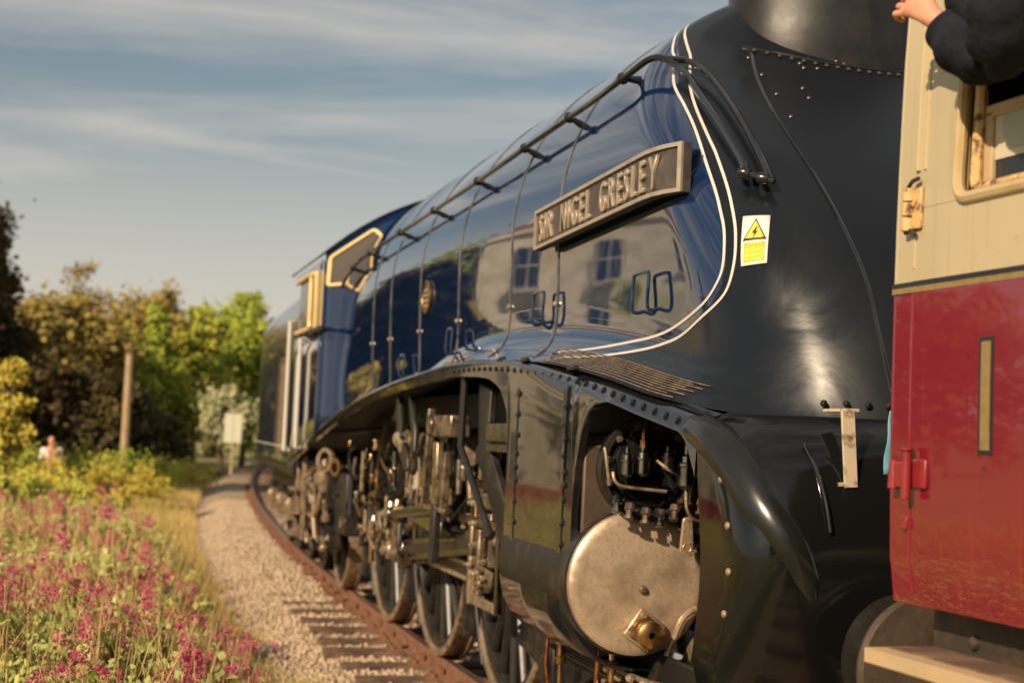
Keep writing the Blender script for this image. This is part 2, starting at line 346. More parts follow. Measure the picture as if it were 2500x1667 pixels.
def flare(X, z):
    h = max(z-zb(X), 0); k = ss(.2, 1.2, X)*(1-ss(4.2, 6.5, X))
    return .185*k*math.exp(-h/.075) + .035*(1-k)*math.exp(-h/.05) + .07*ss(8.3, 10.8, X)*(1-ss(1.9, 3.1, z))
def cas(u, k, phi=0):
    def at(z):
        xf = Xf(z); ww = wz(z); l = LN(z)
        if u <= 1:
            th = u*math.pi/2; return xf+l*(1-max(math.cos(th), 0)**(2/PW)), ww*math.sin(th)**(2/PW)
        return xf+l+(XE-xf-l)*(u-1), ww
    if phi > 0: z = ZC+R_*math.sin(phi); x, y = at(z)
    else:
        z = 1.95
        for _ in range(5):
            x, y = at(z); bb = zb(x); z = bb+(ZC-bb)*k
        x, y = at(z)
    s_ = y/max(wz(z), 1e-6)
    return (x, y+flare(x, z)*s_**3, z)
us = [i/56 for i in range(57)]+[1+(i/64)**1.3 for i in range(1, 65)]
ks = [0, .02, .04, .07, .1, .14, .19, .25, .32, .4, .5, .6, .7, .8, .9, 1]
ph = [i/36*math.pi/2*.9995 for i in range(1, 37)]
CT = [[cas(u, k) for u in us] for k in ks]+[[cas(u, 1, p) for u in us] for p in ph]
m = MB(); m.grid(CT, flip=False); m.grid([[(x, -y, z) for x, y, z in r] for r in CT], flip=True)
# two-tone paint: blue behind the lining curve, black in front of it
LIN_O = [(2.44, .7, 3.925), (2.316, .79, 3.843), (2.166, .83, 3.735), (2.02, .867, 3.63), (1.817, .945, 3.47), (1.566, 1.0, 3.287), (1.359, 1.03, 3.134), (1.209, 1.04, 3.016), (1.059, 1.05, 2.875), (.951, 1.067, 2.754), (.869, 1.084, 2.64), (.813, 1.108, 2.522), (.806, 1.134, 2.418), (.86, 1.159, 2.353), (1.0, 1.18, 2.293), (1.202, 1.182, 2.235), (1.42, 1.19, 2.208), (1.657, 1.203, 2.193), (2.116, 1.248, 2.182), (2.6, 1.29, 2.190), (3.2, 1.3, 2.235)]
mat_two = M('two_tone_gloss_paint', blue, .04, coat=1, bump=(2.3, .13, .012, 2))
t = mat_two.node_tree; bs = t.nodes['Principled BSDF']; tco = t.nodes.new('ShaderNodeTexCoord'); sp = t.nodes.new('ShaderNodeSeparateXYZ'); t.links.new(tco.outputs['Object'], sp.inputs[0])
mr = t.nodes.new('ShaderNodeMapRange'); mr.inputs['From Min'].default_value = 2.0; mr.inputs['From Max'].default_value = 4.2; t.links.new(sp.outputs['Z'], mr.inputs['Value'])
fc = t.nodes.new('ShaderNodeFloatCurve'); cm = fc.mapping.curves[0]
pts_ = sorted([((p[2]-2.0)/2.2, p[0]/5+.008) for p in LIN_O if p[2] >= 2.185 and p[0] < 2.45]); pts_ = [(0, .75), ((2.17-2)/2.2, .70)]+pts_+[(.93, .485), (1, .49)]
while len(cm.points) < len(pts_): cm.points.new(.5, .5)
for q, p in zip(cm.points, pts_): q.location = p; q.handle_type = 'VECTOR'
fc.mapping.update(); t.links.new(mr.outputs['Result'], fc.inputs['Value'])
ml = t.nodes.new('ShaderNodeMath'); ml.operation = 'MULTIPLY'; ml.inputs[1].default_value = 5; t.links.new(fc.outputs[0], ml.inputs[0])
gt = t.nodes.new('ShaderNodeMath'); gt.operation = 'GREATER_THAN'; t.links.new(sp.outputs['X'], gt.inputs[0]); t.links.new(ml.outputs[0], gt.inputs[1])
mc = t.nodes.new('ShaderNodeMix'); mc.data_type = 'RGBA'; mc.inputs[6].default_value = (.006, .0075, .0105, 1); mc.inputs[7].default_value = (*blue, 1); t.links.new(gt.outputs[0], mc.inputs[0]); t.links.new(mc.outputs[2], bs.inputs['Base Color'])
nn = t.nodes.new('ShaderNodeTexNoise'); nn.inputs['Scale'].default_value = 2.4; nn.inputs['Detail'].default_value = 9; nn.inputs['Roughness'].default_value = .68; nn.inputs['Distortion'].default_value = .8; t.links.new(tco.outputs['Object'], nn.inputs['Vector'])
m2 = t.nodes.new('ShaderNodeMapRange'); m2.inputs['From Min'].default_value = .3; m2.inputs['From Max'].default_value = .7; m2.inputs['To Min'].default_value = .10; m2.inputs['To Max'].default_value = .36; t.links.new(nn.outputs['Fac'], m2.inputs['Value'])
mf = t.nodes.new('ShaderNodeMix'); mf.data_type = 'FLOAT'; mf.inputs[3].default_value = .03; t.links.new(gt.outputs[0], mf.inputs[0]); t.links.new(m2.outputs['Result'], mf.inputs[2]); t.links.new(mf.outputs[0], bs.inputs['Roughness'])
mg = t.nodes.new('ShaderNodeMix'); mg.data_type = 'FLOAT'; mg.inputs[2].default_value = .0; mg.inputs[3].default_value = 1.0; t.links.new(gt.outputs[0], mg.inputs[0]); t.links.new(mg.outputs[0], bs.inputs['Coat Weight'])
mh = t.nodes.new('ShaderNodeMix'); mh.data_type = 'FLOAT'; mh.inputs[2].default_value = .45; mh.inputs[3].default_value = .5; t.links.new(gt.outputs[0], mh.inputs[0]); t.links.new(mh.outputs[0], bs.inputs['Specular IOR Level'])
# the wedge front is duller with soot than the polished cheeks
ab = t.nodes.new('ShaderNodeMath'); ab.operation = 'ABSOLUTE'; t.links.new(sp.outputs['Y'], ab.inputs[0])
zt_ = t.nodes.new('ShaderNodeMapRange'); zt_.inputs['From Min'].default_value = 2.97; zt_.inputs['From Max'].default_value = 3.9; zt_.inputs['To Min'].default_value = 1.0; zt_.inputs['To Max'].default_value = .62; t.links.new(sp.outputs['Z'], zt_.inputs['Value'])
dv = t.nodes.new('ShaderNodeMath'); dv.operation = 'DIVIDE'; t.links.new(ab.outputs[0], dv.inputs[0]); t.links.new(zt_.outputs['Result'], dv.inputs[1])
sm = t.nodes.new('ShaderNodeMapRange'); sm.interpolation_type = 'SMOOTHSTEP'; sm.inputs['From Min'].default_value = .90; sm.inputs['From Max'].default_value = .62; t.links.new(dv.outputs[0], sm.inputs['Value'])
xl = t.nodes.new('ShaderNodeMath'); xl.operation = 'LESS_THAN'; xl.inputs[1].default_value = 2.4; t.links.new(sp.outputs['X'], xl.inputs[0])
sk = t.nodes.new('ShaderNodeMath'); sk.operation = 'MULTIPLY'; t.links.new(sm.outputs['Result'], sk.inputs[0]); t.links.new(xl.outputs[0], sk.inputs[1])
for nm, val, src in (('Roughness', .36, mf), ('Specular IOR Level', .30, mh)):
    q_ = t.nodes.new('ShaderNodeMix'); q_.data_type = 'FLOAT'; q_.inputs[3].default_value = val; t.links.new(sk.outputs[0], q_.inputs[0]); t.links.new(src.outputs[0], q_.inputs[2]); t.links.new(q_.outputs[0], bs.inputs[nm])
casing = m.build('boiler_casing', mat_two, loco, ang=180)

# surface lookup for things fixed on the casing side
def side_y(X, z):
    """casing half-width at a point of the nose or side"""
    xf, l = Xf(z), LN(z); ww = wz(z)
    s_ = 1.0 if X >= xf+l else (max(1-((xf+l-X)/l)**PW, 0))**(1/PW)
    return ww*s_+flare(X, z)*s_**3
def on(X, z, off=0.004):
    y = side_y(X, z); e = .01
    n = Vector((-(side_y(X+e, z)-side_y(X-e, z))/(2*e), 1, -(side_y(X, z+e)-side_y(X, z-e))/(2*e))).normalized()
    return Vector((X, y, z))+n*off, n
def ribbon(pts, wid, off, mb):
    """thin raised strip lying on the casing through (X,z) points"""
    P = [on(x, z, off) for x, z in pts]; rows = []
    for i, (p, n) in enumerate(P):
        d = (P[min(i+1, len(P)-1)][0]-P[max(i-1, 0)][0]).normalized(); s_ = n.cross(d).normalized()
        rows.append([p-s_*wid/2-n*.004, p-s_*wid/2, p+s_*wid/2, p+s_*wid/2-n*.004])
    mb.grid(rows)
def smoothpts(P, n=8):
    out = []
    P = [Vector(p) for p in P]
    for i in range(len(P)-1):
        p0, p1, p2, p3 = P[max(i-1, 0)], P[i], P[i+1], P[min(i+2, len(P)-1)]
        for j in range(n):
            t_ = j/n; out.append(.5*((2*p1)+(p2-p0)*t_+(2*p0-5*p1+4*p2-p3)*t_**2+(3*p1-p0-3*p2+p3)*t_**3))
    return out+[P[-1]]
for dx, dz in ((0, 0), (.062, .03)):
    L2 = [(p[0], p[2]) for p in LIN_O[:-1]]
    if dx: L2 = [(2.49, 3.905), (2.365, 3.83), (2.215, 3.72), (2.10, 3.645), (1.88, 3.475), (1.645, 3.32), (1.44, 3.172), (1.265, 3.029), (1.095, 2.866), (.99, 2.746), (.915, 2.641), (.865, 2.524), (.868, 2.447), (.932, 2.374), (1.06, 2.325), (1.304, 2.272), (1.53, 2.248), (1.791, 2.238), (2.293, 2.224), (2.75, 2.225)]
    mb = MB(); ribbon([(p.x, p.y) for p in smoothpts([(a, b_, 0) for a, b_ in L2], 6)], .0125, .003, mb); mb.build('lining_stripe', mat_white, casing, ang=60)
# boiler bands
mat_band = M('worn_bright_band', (.26, .235, .22), .3, metal=.55, coat=.4, var=(6, (.10, .10, .12), .42, .66))
for X in (4.02, 5.42, 6.75, 8.0, 8.85, 3.03):
    pts = []
    z0 = zb(X)+.02
    for i in range(14): pts.append((X, z0+(ZC-z0)*i/13))
    arc = [(X, ZC+R_*math.sin(a)) for a in lin(.06, 1.15, 14)]
    rows = []
    for (x_, z_) in pts+arc:
        p, n = on(x_, z_, .006)
        rows.append([p+Vector((-.012, 0, 0))-n*.008, p+Vector((-.012, 0, 0)), p+Vector((.012, 0, 0)), p+Vector((.012, 0, 0))-n*.008])
    for a in lin(1.2, math.pi/2, 4):
        n = Vector((0, math.cos(a), math.sin(a))); p = Vector((X, 0, ZC))+n*(R_+.006)
        rows.append([p+Vector((-.012, 0, 0))-n*.008, p+Vector((-.012, 0, 0)), p+Vector((.012, 0, 0)), p+Vector((.012, 0, 0))-n*.008])
    mb = MB(); mb.grid(rows)
    bd = mb.build('boiler_band', mat_band, casing, ang=60)
    for zz in ((2.55, zb(X)+.05) if X > 3.5 else (2.5,)):
        p, n = on(X, zz, .006); q = MB(); q.lathe([(0, .018), (.012, .016), (.018, .008), (.019, .001)], p, n, 10); q.build('band_bolt', mat_bright, bd)
# handrail along boiler
hr = smoothpts([(10.6, 1.24, 3.20), (10.2, 1.22, 3.32), (9.4, 1.215, 3.39), (6.7, 1.19, 3.44), (5.1, 1.175, 3.47), (3.8, 1.165, 3.505), (2.7, 1.155, 3.53), (2.2, 1.13, 3.57), (1.99, 1.06, 3.62), (1.83, .985, 3.535), (1.59, .99, 3.38), (1.29, 1.0, 3.178), (1.02, 1.005, 2.973), (.96, 1.02, 2.907)], 8)
mb = MB(); mb.tube(hr, .017, 10); hand = mb.build('handrail', mat_black, loco)
hr2 = smoothpts([(1.90, .935, 3.60), (1.77, .90, 3.53), (1.57, .89, 3.40), (1.26, .905, 3.185), (.99, .93, 2.978), (.87, .94, 2.872)], 8)
mb = MB(); mb.tube(hr2, .015, 10); mb.build('handrail', mat_black, loco)
mb = MB(); mb.tube([(1.99, 1.06, 3.62), (1.90, .935, 3.60)], .016, 8); mb.build('handrail_link', mat_black, loco)
mb = MB(); mb.tube([(.985, 1.035, 2.918), (.915, .98, 2.89), (.855, .93, 2.865)], .013, 10)
for c_ in ((.96, 1.018, 2.909), (.895, .963, 2.882)): mb.lathe([(-.03, .001), (-.023, .022), (0, .027), (.023, .022), (.03, .001)], c_, (-.6, -.8, -.2), 12)
mb.cyl((1.02, .94, 2.91), (.93, .99, 2.90), .014, n=8)
mb.build('handrail_foot', mat_black, loco)
for X in (2.25, 3.05, 4.0, 5.1, 6.4, 7.7, 9.0, 10.1):
    i = min(range(len(hr)), key=lambda j: abs(hr[j].x-X) if j < 80 else 99); p = hr[i]
    a = math.atan2(p.z-ZC, p.y); s_ = Vector((p.x, side_y(p.x, p.z) if X < 2.6 else math.cos(a)*R_, p.z if X < 2.6 else ZC+math.sin(a)*R_))
    mb = MB(); mb.cyl(s_, p, .022, .012, 10); mb.lathe([(-.032, .001), (-.026, .02), (0, .032), (.026, .02), (.032, .001)], p, (1, 0, 0), 12); mb.build('handrail_knob', mat_black, hand)
# grab handles
for X, z0 in ((5.39, 2.33), (3.2, 2.41), (1.56, 2.37), (7.19, 2.22)):
    a, b_ = on(X-.1, z0, 0)[0], on(X+.1, z0, 0)[0]; out = Vector((0, .055, 0)); upv = Vector((0, 0, .16))
    mb = MB(); mb.tube(smoothpts([a, a+out, a+out+upv*.85, a+out+upv+Vector((.03, 0, 0)), b_+out+upv-Vector((.03, 0, 0)), b_+out+upv*.85, b_+out, b_], 5), .0085, 8); mb.build('grab_handle', mat_blue, casing)
# works plate
p, n = on(6.45, 2.79, .006); mb = MB()
rows = [[], [], [], [], []]
for i in range(33):
    a = 2*math.pi*i/32
    for j, (s_, h) in enumerate(((1, 0), (1, .014), (.9, .018), (.86, .010), (.001, .012))): rows[j].append(p+Vector((.155*s_*math.cos(a), 0, .125*s_*math.sin(a)))+n*h)
mb.grid(rows); wp = mb.build('works_plate', mat_brass, casing, ang=40)
for zz, ww in ((.05, .10), (.012, .17), (-.03, .15), (-.066, .09)):
    q = MB(); q.box(p+Vector((0, .015, zz)), (ww, .008, .016)); q.build('plate_line', mat_letter, wp)

# nameplate
PLW, PLH = 2.02, .215
def npb(a):
    X = 3.22-a; zc_ = 2.908+.048*a/PLW; f_ = lambda x_: side_y(x_, 2.92)
    y = f_(X)+.02; e = .05; n = Vector((-(f_(X+e)-f_(X-e))/(2*e), 1, 0)).normalized(); n = (n+Vector((0, 1, 0))).normalized()
    return Vector((X, y, zc_)), n
def npm(a, h, d):
    p, n = npb(a); return p+n*(.035+d)+Vector((0, 0, h))
def nbox(mb, a0, a1, h0, h1, d0, d1):
    k = max(2, int(abs(a1-a0)/.08)+1)
    mb.grid([[npm(a, h, d) for h, d in ((h0, d0), (h0, d1), (h1, d1), (h1, d0), (h0, d0))] for a in lin(a0, a1, k)], flip=False)
    for a, o_ in ((a0, 1), (a1, -1)): mb.add([npm(a, h, d) for h, d in ((h0, d0), (h0, d1), (h1, d1), (h1, d0))], [(0, 1, 2, 3)[::o_]])
mb = MB(); nbox(mb, 0, PLW, -PLH/2, PLH/2, -.02, .022); npl = mb.build('nameplate', mat_plate, loco, ang=30)
mb = MB(); nbox(mb, .03, PLW-.02, -PLH/2+.02, PLH/2-.02, -.09, -.0195); mb.build('backing_block', mat_blue, npl, ang=30)
mb = MB(); bw = .018
nbox(mb, 0, PLW, PLH/2-bw, PLH/2, .0222, .034); nbox(mb, 0, PLW, -PLH/2, -PLH/2+bw, .0222, .034); nbox(mb, 0, bw, -PLH/2+bw, PLH/2-bw, .0222, .034); nbox(mb, PLW-bw, PLW, -PLH/2+bw, PLH/2-bw, .0222, .034)
mb.build('rim', mat_letter, npl, ang=30)
def glyph(chx, size, ext, matx, sx=1.0, bev=0.0):
    c = bpy.data.curves.new('glyph', 'FONT'); c.body = chx; c.size = size; c.extrude = ext; c.bevel_depth = bev; c.resolution_u = 3
    o = bpy.data.objects.new('glyph', c); col.objects.link(o); bpy.context.view_layer.update()
    me = bpy.data.meshes.new_from_object(o.evaluated_get(bpy.context.evaluated_depsgraph_get())); bpy.data.objects.remove(o); bpy.data.curves.remove(c)
    wd = max([v.co.x for v in me.vertices], default=0)
    for v in me.vertices: v.co.x *= sx
    me.materials.clear(); me.materials.append(matx); return me, wd*sx
text = 'SIR NIGEL GRESLEY'; cache = {}
for c_ in text:
    if c_ != ' ' and c_ not in cache: cache[c_] = glyph(c_, .205, .006, mat_letter, .70, .0018)
GAP, SPC = .034, .115
tot = sum(cache[c_][1]+GAP if c_ != ' ' else SPC for c_ in text); s0 = (PLW-tot)/2+.01
for c_ in text:
    if c_ == ' ': s0 += SPC; continue
    wd = cache[c_][1]; _, pn = npb(s0+wd/2); ax = Vector((0, 0, -1)).cross(pn); ax = ax if ax.x < 0 else -ax
    Rm = Matrix(((ax.x, 0, pn.x), (ax.y, 0, pn.y), (0, 1, 0)))
    o = link('letter', cache[c_][0], npl); o.matrix_local = Matrix.Translation(npm(s0+wd/2, -.073, .029)-ax*wd/2) @ Rm.to_4x4(); s0 += wd+GAP

# warning sticker on the nose side
mat_stw = M('sticker_white', (.78, .76, .66), .45); mat_sty = M('sticker_yellow', (.78, .58, .06), .45); mat_stk = M('sticker_black', (.03, .025, .02), .5); mat_stt = M('sticker_print', (.42, .26, .05), .5)
S0, sn = on(.787, 2.612); sx_ = Vector((-.055, -.060, .005)).normalized(); sz_ = Vector((.142, -.071, .250)).normalized()
def sp2(a, b_, d=0):
    """point of the curved sticker sheet: follow the casing surface"""
    q = S0+sx_*a+sz_*b_; 
    X, z = q.x, q.z
    for _ in range(3): pp, n_ = on(X, z, .004+d); dlt = q-pp; dlt -= n_*dlt.dot(n_); X += dlt.x*.9; z += dlt.z*.9
    return on(X, z, .004+d)[0]
def sheet(name, mat_, parent, a0, a1, b0, b1, d, n=6):
    mb = MB(); rows = [[sp2(a, b_, d) for a in lin(a0, a1, n)] for b_ in lin(b0, b1, n)]; mb.grid(rows); return mb.build(name, mat_, parent, solid=.0015, ang=60)
stk = sheet('warning_sticker', mat_stw, casing, -.058, .058, -.128, .128, 0)
sheet('yellow_panel', mat_sty, stk, -.045, .045, -.112, -.018, .0016)
for nm, mt, sc_, d in (('triangle_border', mat_stk, 1.0, .0016), ('triangle', mat_sty, .80, .0026)):
    mb = MB(); c0 = .030
    rows = []
    for i in range(9):
        t_ = i/8; hw = .050*sc_*(1-t_)+.0006; bb = c0+(-.036+.115*t_)*sc_ if sc_ == 1 else c0+.006+(-.036+.115*t_)*sc_-.002
        rows.append([sp2(a, bb, d) for a in lin(-hw, hw, 5)])
    mb.grid(rows); mb.build(nm, mt, stk, solid=.001, ang=60)
mb = MB(); bolt = [(.004, .062), (-.014, .028), (-.002, .030), (-.008, .002), (.013, .040), (.002, .038), (.010, .062)]
mb.add([sp2(a, b_, .0042) for a, b_ in bolt], [tuple(range(7))]); mb.build('lightning_bolt', mat_stk, stk)
for txt, bb, sz in (('Danger', -.043, .027), ('Overhead', -.073, .0165), ('live wires', -.097, .0165)):
    tw = 0; me, wd = glyph(txt, sz, .0002, mat_stt, 1.0)
    for v in me.vertices:
        q = sp2(v.co.x-wd/2, bb+v.co.y, .0026+v.co.z); v.co = q
    link('printed_word', me, stk)

# chimney cowl
half = [(1.92, 0), (1.94, .14), (2.0, .29), (2.10, .42), (2.22, .49), (2.36, .50), (2.55, .45), (2.8, .36), (3.1, .24), (3.4, .12), (3.65, 0)]
outl = smoothpts([(x, y, 0) for x, y in half]+[(x, -y, 0) for x, y in half[::-1][1:]], 4)
mb = MB(); rows = []
for z, k in ((3.55, 1.10), (3.72, 1.12), (3.82, 1.13), (3.92, 1.11), (4.02, 1.06), (4.12, 1.02), (4.20, 1.0), (4.28, .995), (4.36, 1.0), (4.38, .95), (4.30, .9)):
    rows.append([(2.40+(p.x-2.40)*(k if p.x < 2.4 else 1), p.y*k, z) for p in outl])
mb.grid(rows, flip=True); chim = mb.build('chimney_cowl', M('sooty_cowl_black', (.010, .010, .011), .34, var=(6, (.022, .018, .015), .45, .7), bump=(4, .12, .02, 4), spec=.42, rvar=(4, .30, .48)), loco, ang=50)
# lipped seam below the cowl and rows of bolts
dome = MB().lathe([(0, .015), (.006, .0145), (.011, .009), (.0125, .0008)], (0, 0, 0), (0, 0, 1), 10).mesh('rivet', mat_black)
dome_b = MB().lathe([(0, .015), (.006, .0145), (.011, .009), (.0125, .0008)], (0, 0, 0), (0, 0, 1), 10).mesh('bright_rivet', M('worn_black_rivet', (.10, .08, .06), .3, metal=.5))
dome_c = MB().lathe([(0, .015), (.006, .0145), (.011, .009), (.0125, .0008)], (0, 0, 0), (0, 0, 1), 10).mesh('steel_rivet', mat_steel)
def rivet(p, n, parent, s=1.0, me=dome):
    o = link('rivet', me, parent); o.rotation_euler = Vector(n).to_track_quat('Z', 'Y').to_euler(); o.location = p; o.scale = (s, s, s); return o
for i in range(22):
    t_ = i/21; yy = .56*(2*t_-1); z = 3.61+.28*yy*yy
    X = Xf(z)+LN(z)*(1-(1-min(abs(yy)/wz(z), .999)**PW)**(1/PW)); n = Vector((-.55, 0, .6)); rivet((X-.004, yy, z+.004), n, casing, .8, dome_b)
for yy, z in ((.61, 3.531), (.616, 3.40), (.637, 3.254), (.464, 3.452), (.475, 3.387), (.611, 3.649), (.373, 3.631), (.31, 3.666), (.371, 3.60), (.30, 3.604), (.162, 3.673), (.13, 3.658)):
    X = Xf(z)+LN(z)*(1-(1-min(yy/wz(z), .999)**PW)**(1/PW)); rivet((X-.003, yy, z), (-.72, .2, .65), casing, .7, dome_b)
# nose door seams (raised beads)
mb = MB()
P = []
for z in lin(1.98, 3.68, 28):
    y0 = .60*wz(z); X = Xf(z)+LN(z)*(1-(1-.60**PW)**(1/PW)); P.append((X, y0, z))
mb.tube(P, .009, 8); mb.build('door_seam', mat_black, casing)
P = []
for i in range(41):
    q = (-.58+1.16*i/40)/.9; z = 3.64+.26*(q*.9)**2; y0 = q*wz(z); P.append((Xf(z)+LN(z)*(1-(1-abs(q)**PW)**(1/PW)), y0, z))
mb = MB(); mb.tube(P, .010, 8); mb.build('door_seam', mat_black, casing)

# lower front apron with rounded corners
fA = hermite([.70, .9, 1.15, 1.4, 1.65, 1.78, 1.86, 1.915], [.26, .10, .0, -.05, -.03, .0, .05, .11])
pA = hermite([.70, 1.0, 1.25, 1.40, 1.5, 1.61, 1.72, 1.80, 1.86, 1.9], [3.2, 6.0, 9.0, 8.6, 7.6, 6.0, 4.2, 3.0, 2.3, 2.0])
def apr(th, z):
    """th 0 centre .. pi/2 at the side edge"""
    xf = fA(z); l = .49-xf; p_ = pA(z); w_ = 1.37-.09*ss(1.0, .70, z)-float(np.interp(z, [1.79, 1.82, 1.86, 1.885, 1.898], [0, .012, .038, .075, .098]))
    return Vector((xf+l*(1-max(math.cos(th), 0)**(2/p_)), w_*math.sin(th)**(2/p_), z))
mb = MB(); rows = []; ths = [math.pi/2*(i/30) if i < 1 else math.atan2(math.tan(math.pi/2*i/30*.9999)**1.0, 1) for i in range(31)]
for z in (.70, .78, .88, 1.0, 1.12, 1.25, 1.38, 1.5, 1.58, 1.64, 1.70, 1.75, 1.79, 1.82, 1.84, 1.86, 1.875, 1.888, 1.898):
    rows.append([apr(t_, z) for t_ in ths])
rim = rows[-1]; nb = [Vector(cas(.80*i/30, 0)) for i in range(31)]
for t_ in (.12, .28, .46, .64, .82, 1.0):
    rows.append([r_.lerp(n_+Vector((-.004, 0, .004)), t_)+Vector((0, 0, .012*math.sin(math.pi*t_)*math.sin(2*ths[i])**.8)) for i, (r_, n_) in enumerate(zip(rim, nb))])
mb.grid(rows, flip=True); mb.grid([[Vector((p.x, -p.y, p.z)) for p in r] for r in rows]); mat_apron = M('apron_gloss_black', (.006, .006, .0065), .09, bump=(2.6, .18, .014, 3), spec=.5, rvar=(4, .04, .18)); apron = mb.build('front_apron', mat_apron, loco, ang=70)
fe = smoothpts([(.62, 1.345, 1.852), (.49, 1.348, 1.832), (.34, 1.345, 1.790), (.185, 1.318, 1.690), (.075, 1.290, 1.578), (.012, 1.238, 1.477), (-.008, 1.186, 1.377), (-.003, 1.150, 1.295), (.015, 1.122, 1.20), (.04, 1.10, 1.08)], 6)  # half-sunk tube added along the corner so a bright sky band mirrors there
nf = len(fe); mat_fender = M('fender_gloss_black', (.010, .010, .010), .22, bump=(3, .15, .012, 3), spec=.6, rvar=(5, .15, .34))
for sgn in (1, -1):
    q = MB(); q.tube([Vector((p.x+.030, (p.y-.030)*sgn, p.z-.012)) for p in fe], [.040+.048*math.sin(math.pi*min(i/(nf-1)*1.05+.10, 1))-.03*ss(.8, 1, i/(nf-1)) for i in range(nf)], 24); q.build('fender_highlight_edge', mat_fender, apron, ang=80)
for z in (1.66, 1.50, 1.34, 1.19):
    p = apr(1.44, z); rivet((p.x, p.y-.002, p.z), (-.1, 1, 0), apron, 1.0, dome_c)
for y0 in (.58, .65, .72, .79, .86, .93):
    z = 1.955; xx = Xf(z)+LN(z)*(1-(1-(y0/R_)**PW)**(1/PW)); rivet((xx-.003, y0, z), (-.8, .5, .1), casing, .95)

# running plate edge and valance with its openings
zl_c = hermite([.49, .60, .72, .95, 1.15, 1.4, 1.65, 1.8, 1.93, 2.0, 2.03], [1.66, 1.79, 1.84, 1.89, 1.925, 1.945, 1.945, 1.915, 1.79, 1.62, 1.45])
zl_m = hermite([3.27, 3.31, 3.38, 3.46, 3.58, 3.72, 3.95, 4.21, 4.8], [1.72, 1.90, 1.97, 2.03, 2.07, 2.10, 2.12, 2.13, 2.14])
YV = 1.375
def vtop(x): return zb(x)
top = []; 
cols = []
def vcol(x, zlow): 
    zt = vtop(x); k = 1-ss(2.0, 3.4, x); A_ = [(.10, .004), (.03, .002), (.008, -.006), (0, -.03)]; B_ = [(.10, .004), (.075, -.010), (.036, -.040), (.010, -.080)]
    top_ = [(x, YV-(a0*(1-k)+b0*k), zt+a1*(1-k)+b1*k) for (a0, a1), (b0, b1) in zip(A_, B_)]
    z3, y3 = top_[-1][2], top_[-1][1]; zlow = min(zlow, z3-.01)
    return top_ + [(x, y3+(YV-y3)*min(q_*1.6, 1), z3+(zlow-z3)*q_) for q_ in (.25, .5, .75, 1)] + [(x, YV-.035, zlow)]
seq = [(x, zl_c(x)) for x in lin(.49, 2.03, 40)]+[(2.031, 1.05)]+[(x, 1.05) for x in lin(2.1, 3.2, 10)]+[(3.269, 1.05)]+[(x, zl_m(x)) for x in lin(3.27, 4.8, 34)]+[(x, zb(x)-.10) for x in lin(4.95, 13.3, 60)]
mb = MB(); mb.grid([vcol(x, z) for x, z in seq], flip=True); val = mb.build('valance', mat_black, loco, ang=50)
mb = MB(); mb.grid([[(x, -y, z) for x, y, z in vcol(x, z)] for x, z in seq]); mb.build('valance', mat_black, loco, ang=50)
# deck between casing and valance
mb = MB(); mb.grid([[(x, y, zb(x)-.012) for y in lin(-YV+.06, YV-.06, 5)] for x in lin(.6, 13.2, 60)], flip=True); mb.build('running_plate', mat_satin, loco)
# chequer strips on the running plate at the front
for k in range(9):
    P = []
    for i in range(16):
        x = .95+1.75*i/15-.018*k*(1-i/15)+.10*(k % 2); hh = .008+.0085*k; z = zb(x)+hh; P.append(on(max(x, .7), z, .006)[0])
    mb = MB(); mb.tube(P, .0028, 6); mb.build('tread_strip', mat_steel, val)
# cylinder casing curled under
prof = [(YV, 1.052)]+[(YV-.34+.34*math.cos(a), 1.05-.34*math.sin(a)) for a in lin(.08, 1.35, 10)]+[(.85, .705), (.6, .70)]
mb = MB(); mb.grid([[(x, y, z) for y, z in prof] for x in (2.031, 2.4, 2.8, 3.268)], flip=True); cyc = mb.build('cylinder_casing', mat_black, loco, solid=.02)
bk = MB(); bk.grid([[(x, y, z) for y, z in prof] for x in (2.0, 2.0308)], flip=True)
# rivets on panel
for z in (2.01, 1.90, 1.79, 1.69, 1.62, 1.55, 1.44, 1.33, 1.22, 1.11): rivet((3.04+random.uniform(-.015, .03), YV-.001, z), (0, 1, 0), val, 1.15); 
for z in (1.94, 1.85, 1.78, 1.70, 1.62, 1.56, 1.49, 1.38, 1.28, 1.18, 1.09): rivet((2.17+random.uniform(-.015, .03), YV-.001, z), (0, 1, 0), val, 1.15)
for i in range(34):
    x = .62+i*.135+ (0 if i < 20 else 0)
    if x < 4.7: k_ = 1-ss(2.0, 3.4, x); rivet((x, YV-.001-.026*k_, zb(x)-.055), (0, 1, .9*k_), val, 1.1 if x < 2 else 1.0)
for x in (2.17, 3.04, 3.55):
    for dx in (-.035, 0, .035):
        rivet((x+dx, YV-.02, zb(x)+.0), (0, .5, .9), val, 1.3)
# seam straps on panel
for x in (3.09, 2.2):
    mb = MB(); mb.box((x, YV+.0015, 1.55), (.045, .006, .98)); mb.build('seam_strap', mat_black, val, bevel=.002)

# cylinder
cyl = empty('cylinder', (0, 0, 0)); cyl.parent = loco
CY, CZ = 1.075, 1.125
mb = MB(); mb.lathe([(0, .0005), (.0, .05), (.004, .29), (.010, .318), (.022, .333), (.05, .335), (.06, .30)], (1.90, CY, CZ), (1, 0, 0), 56); mb.build('cylinder_cover', mat_cover, cyl, ang=30)
mb = MB(); mb.cyl((1.93, CY, CZ), (3.25, CY, CZ), .325, n=40); mb.build('cylinder_body', mat_frame, cyl)
mb = MB(); mb.lathe([(0, .32), (0, .345), (.05, .35), (.1, .34)], (1.955, CY, CZ), (1, 0, 0), 48); mb.build('cover_flange', mat_satin, cyl)
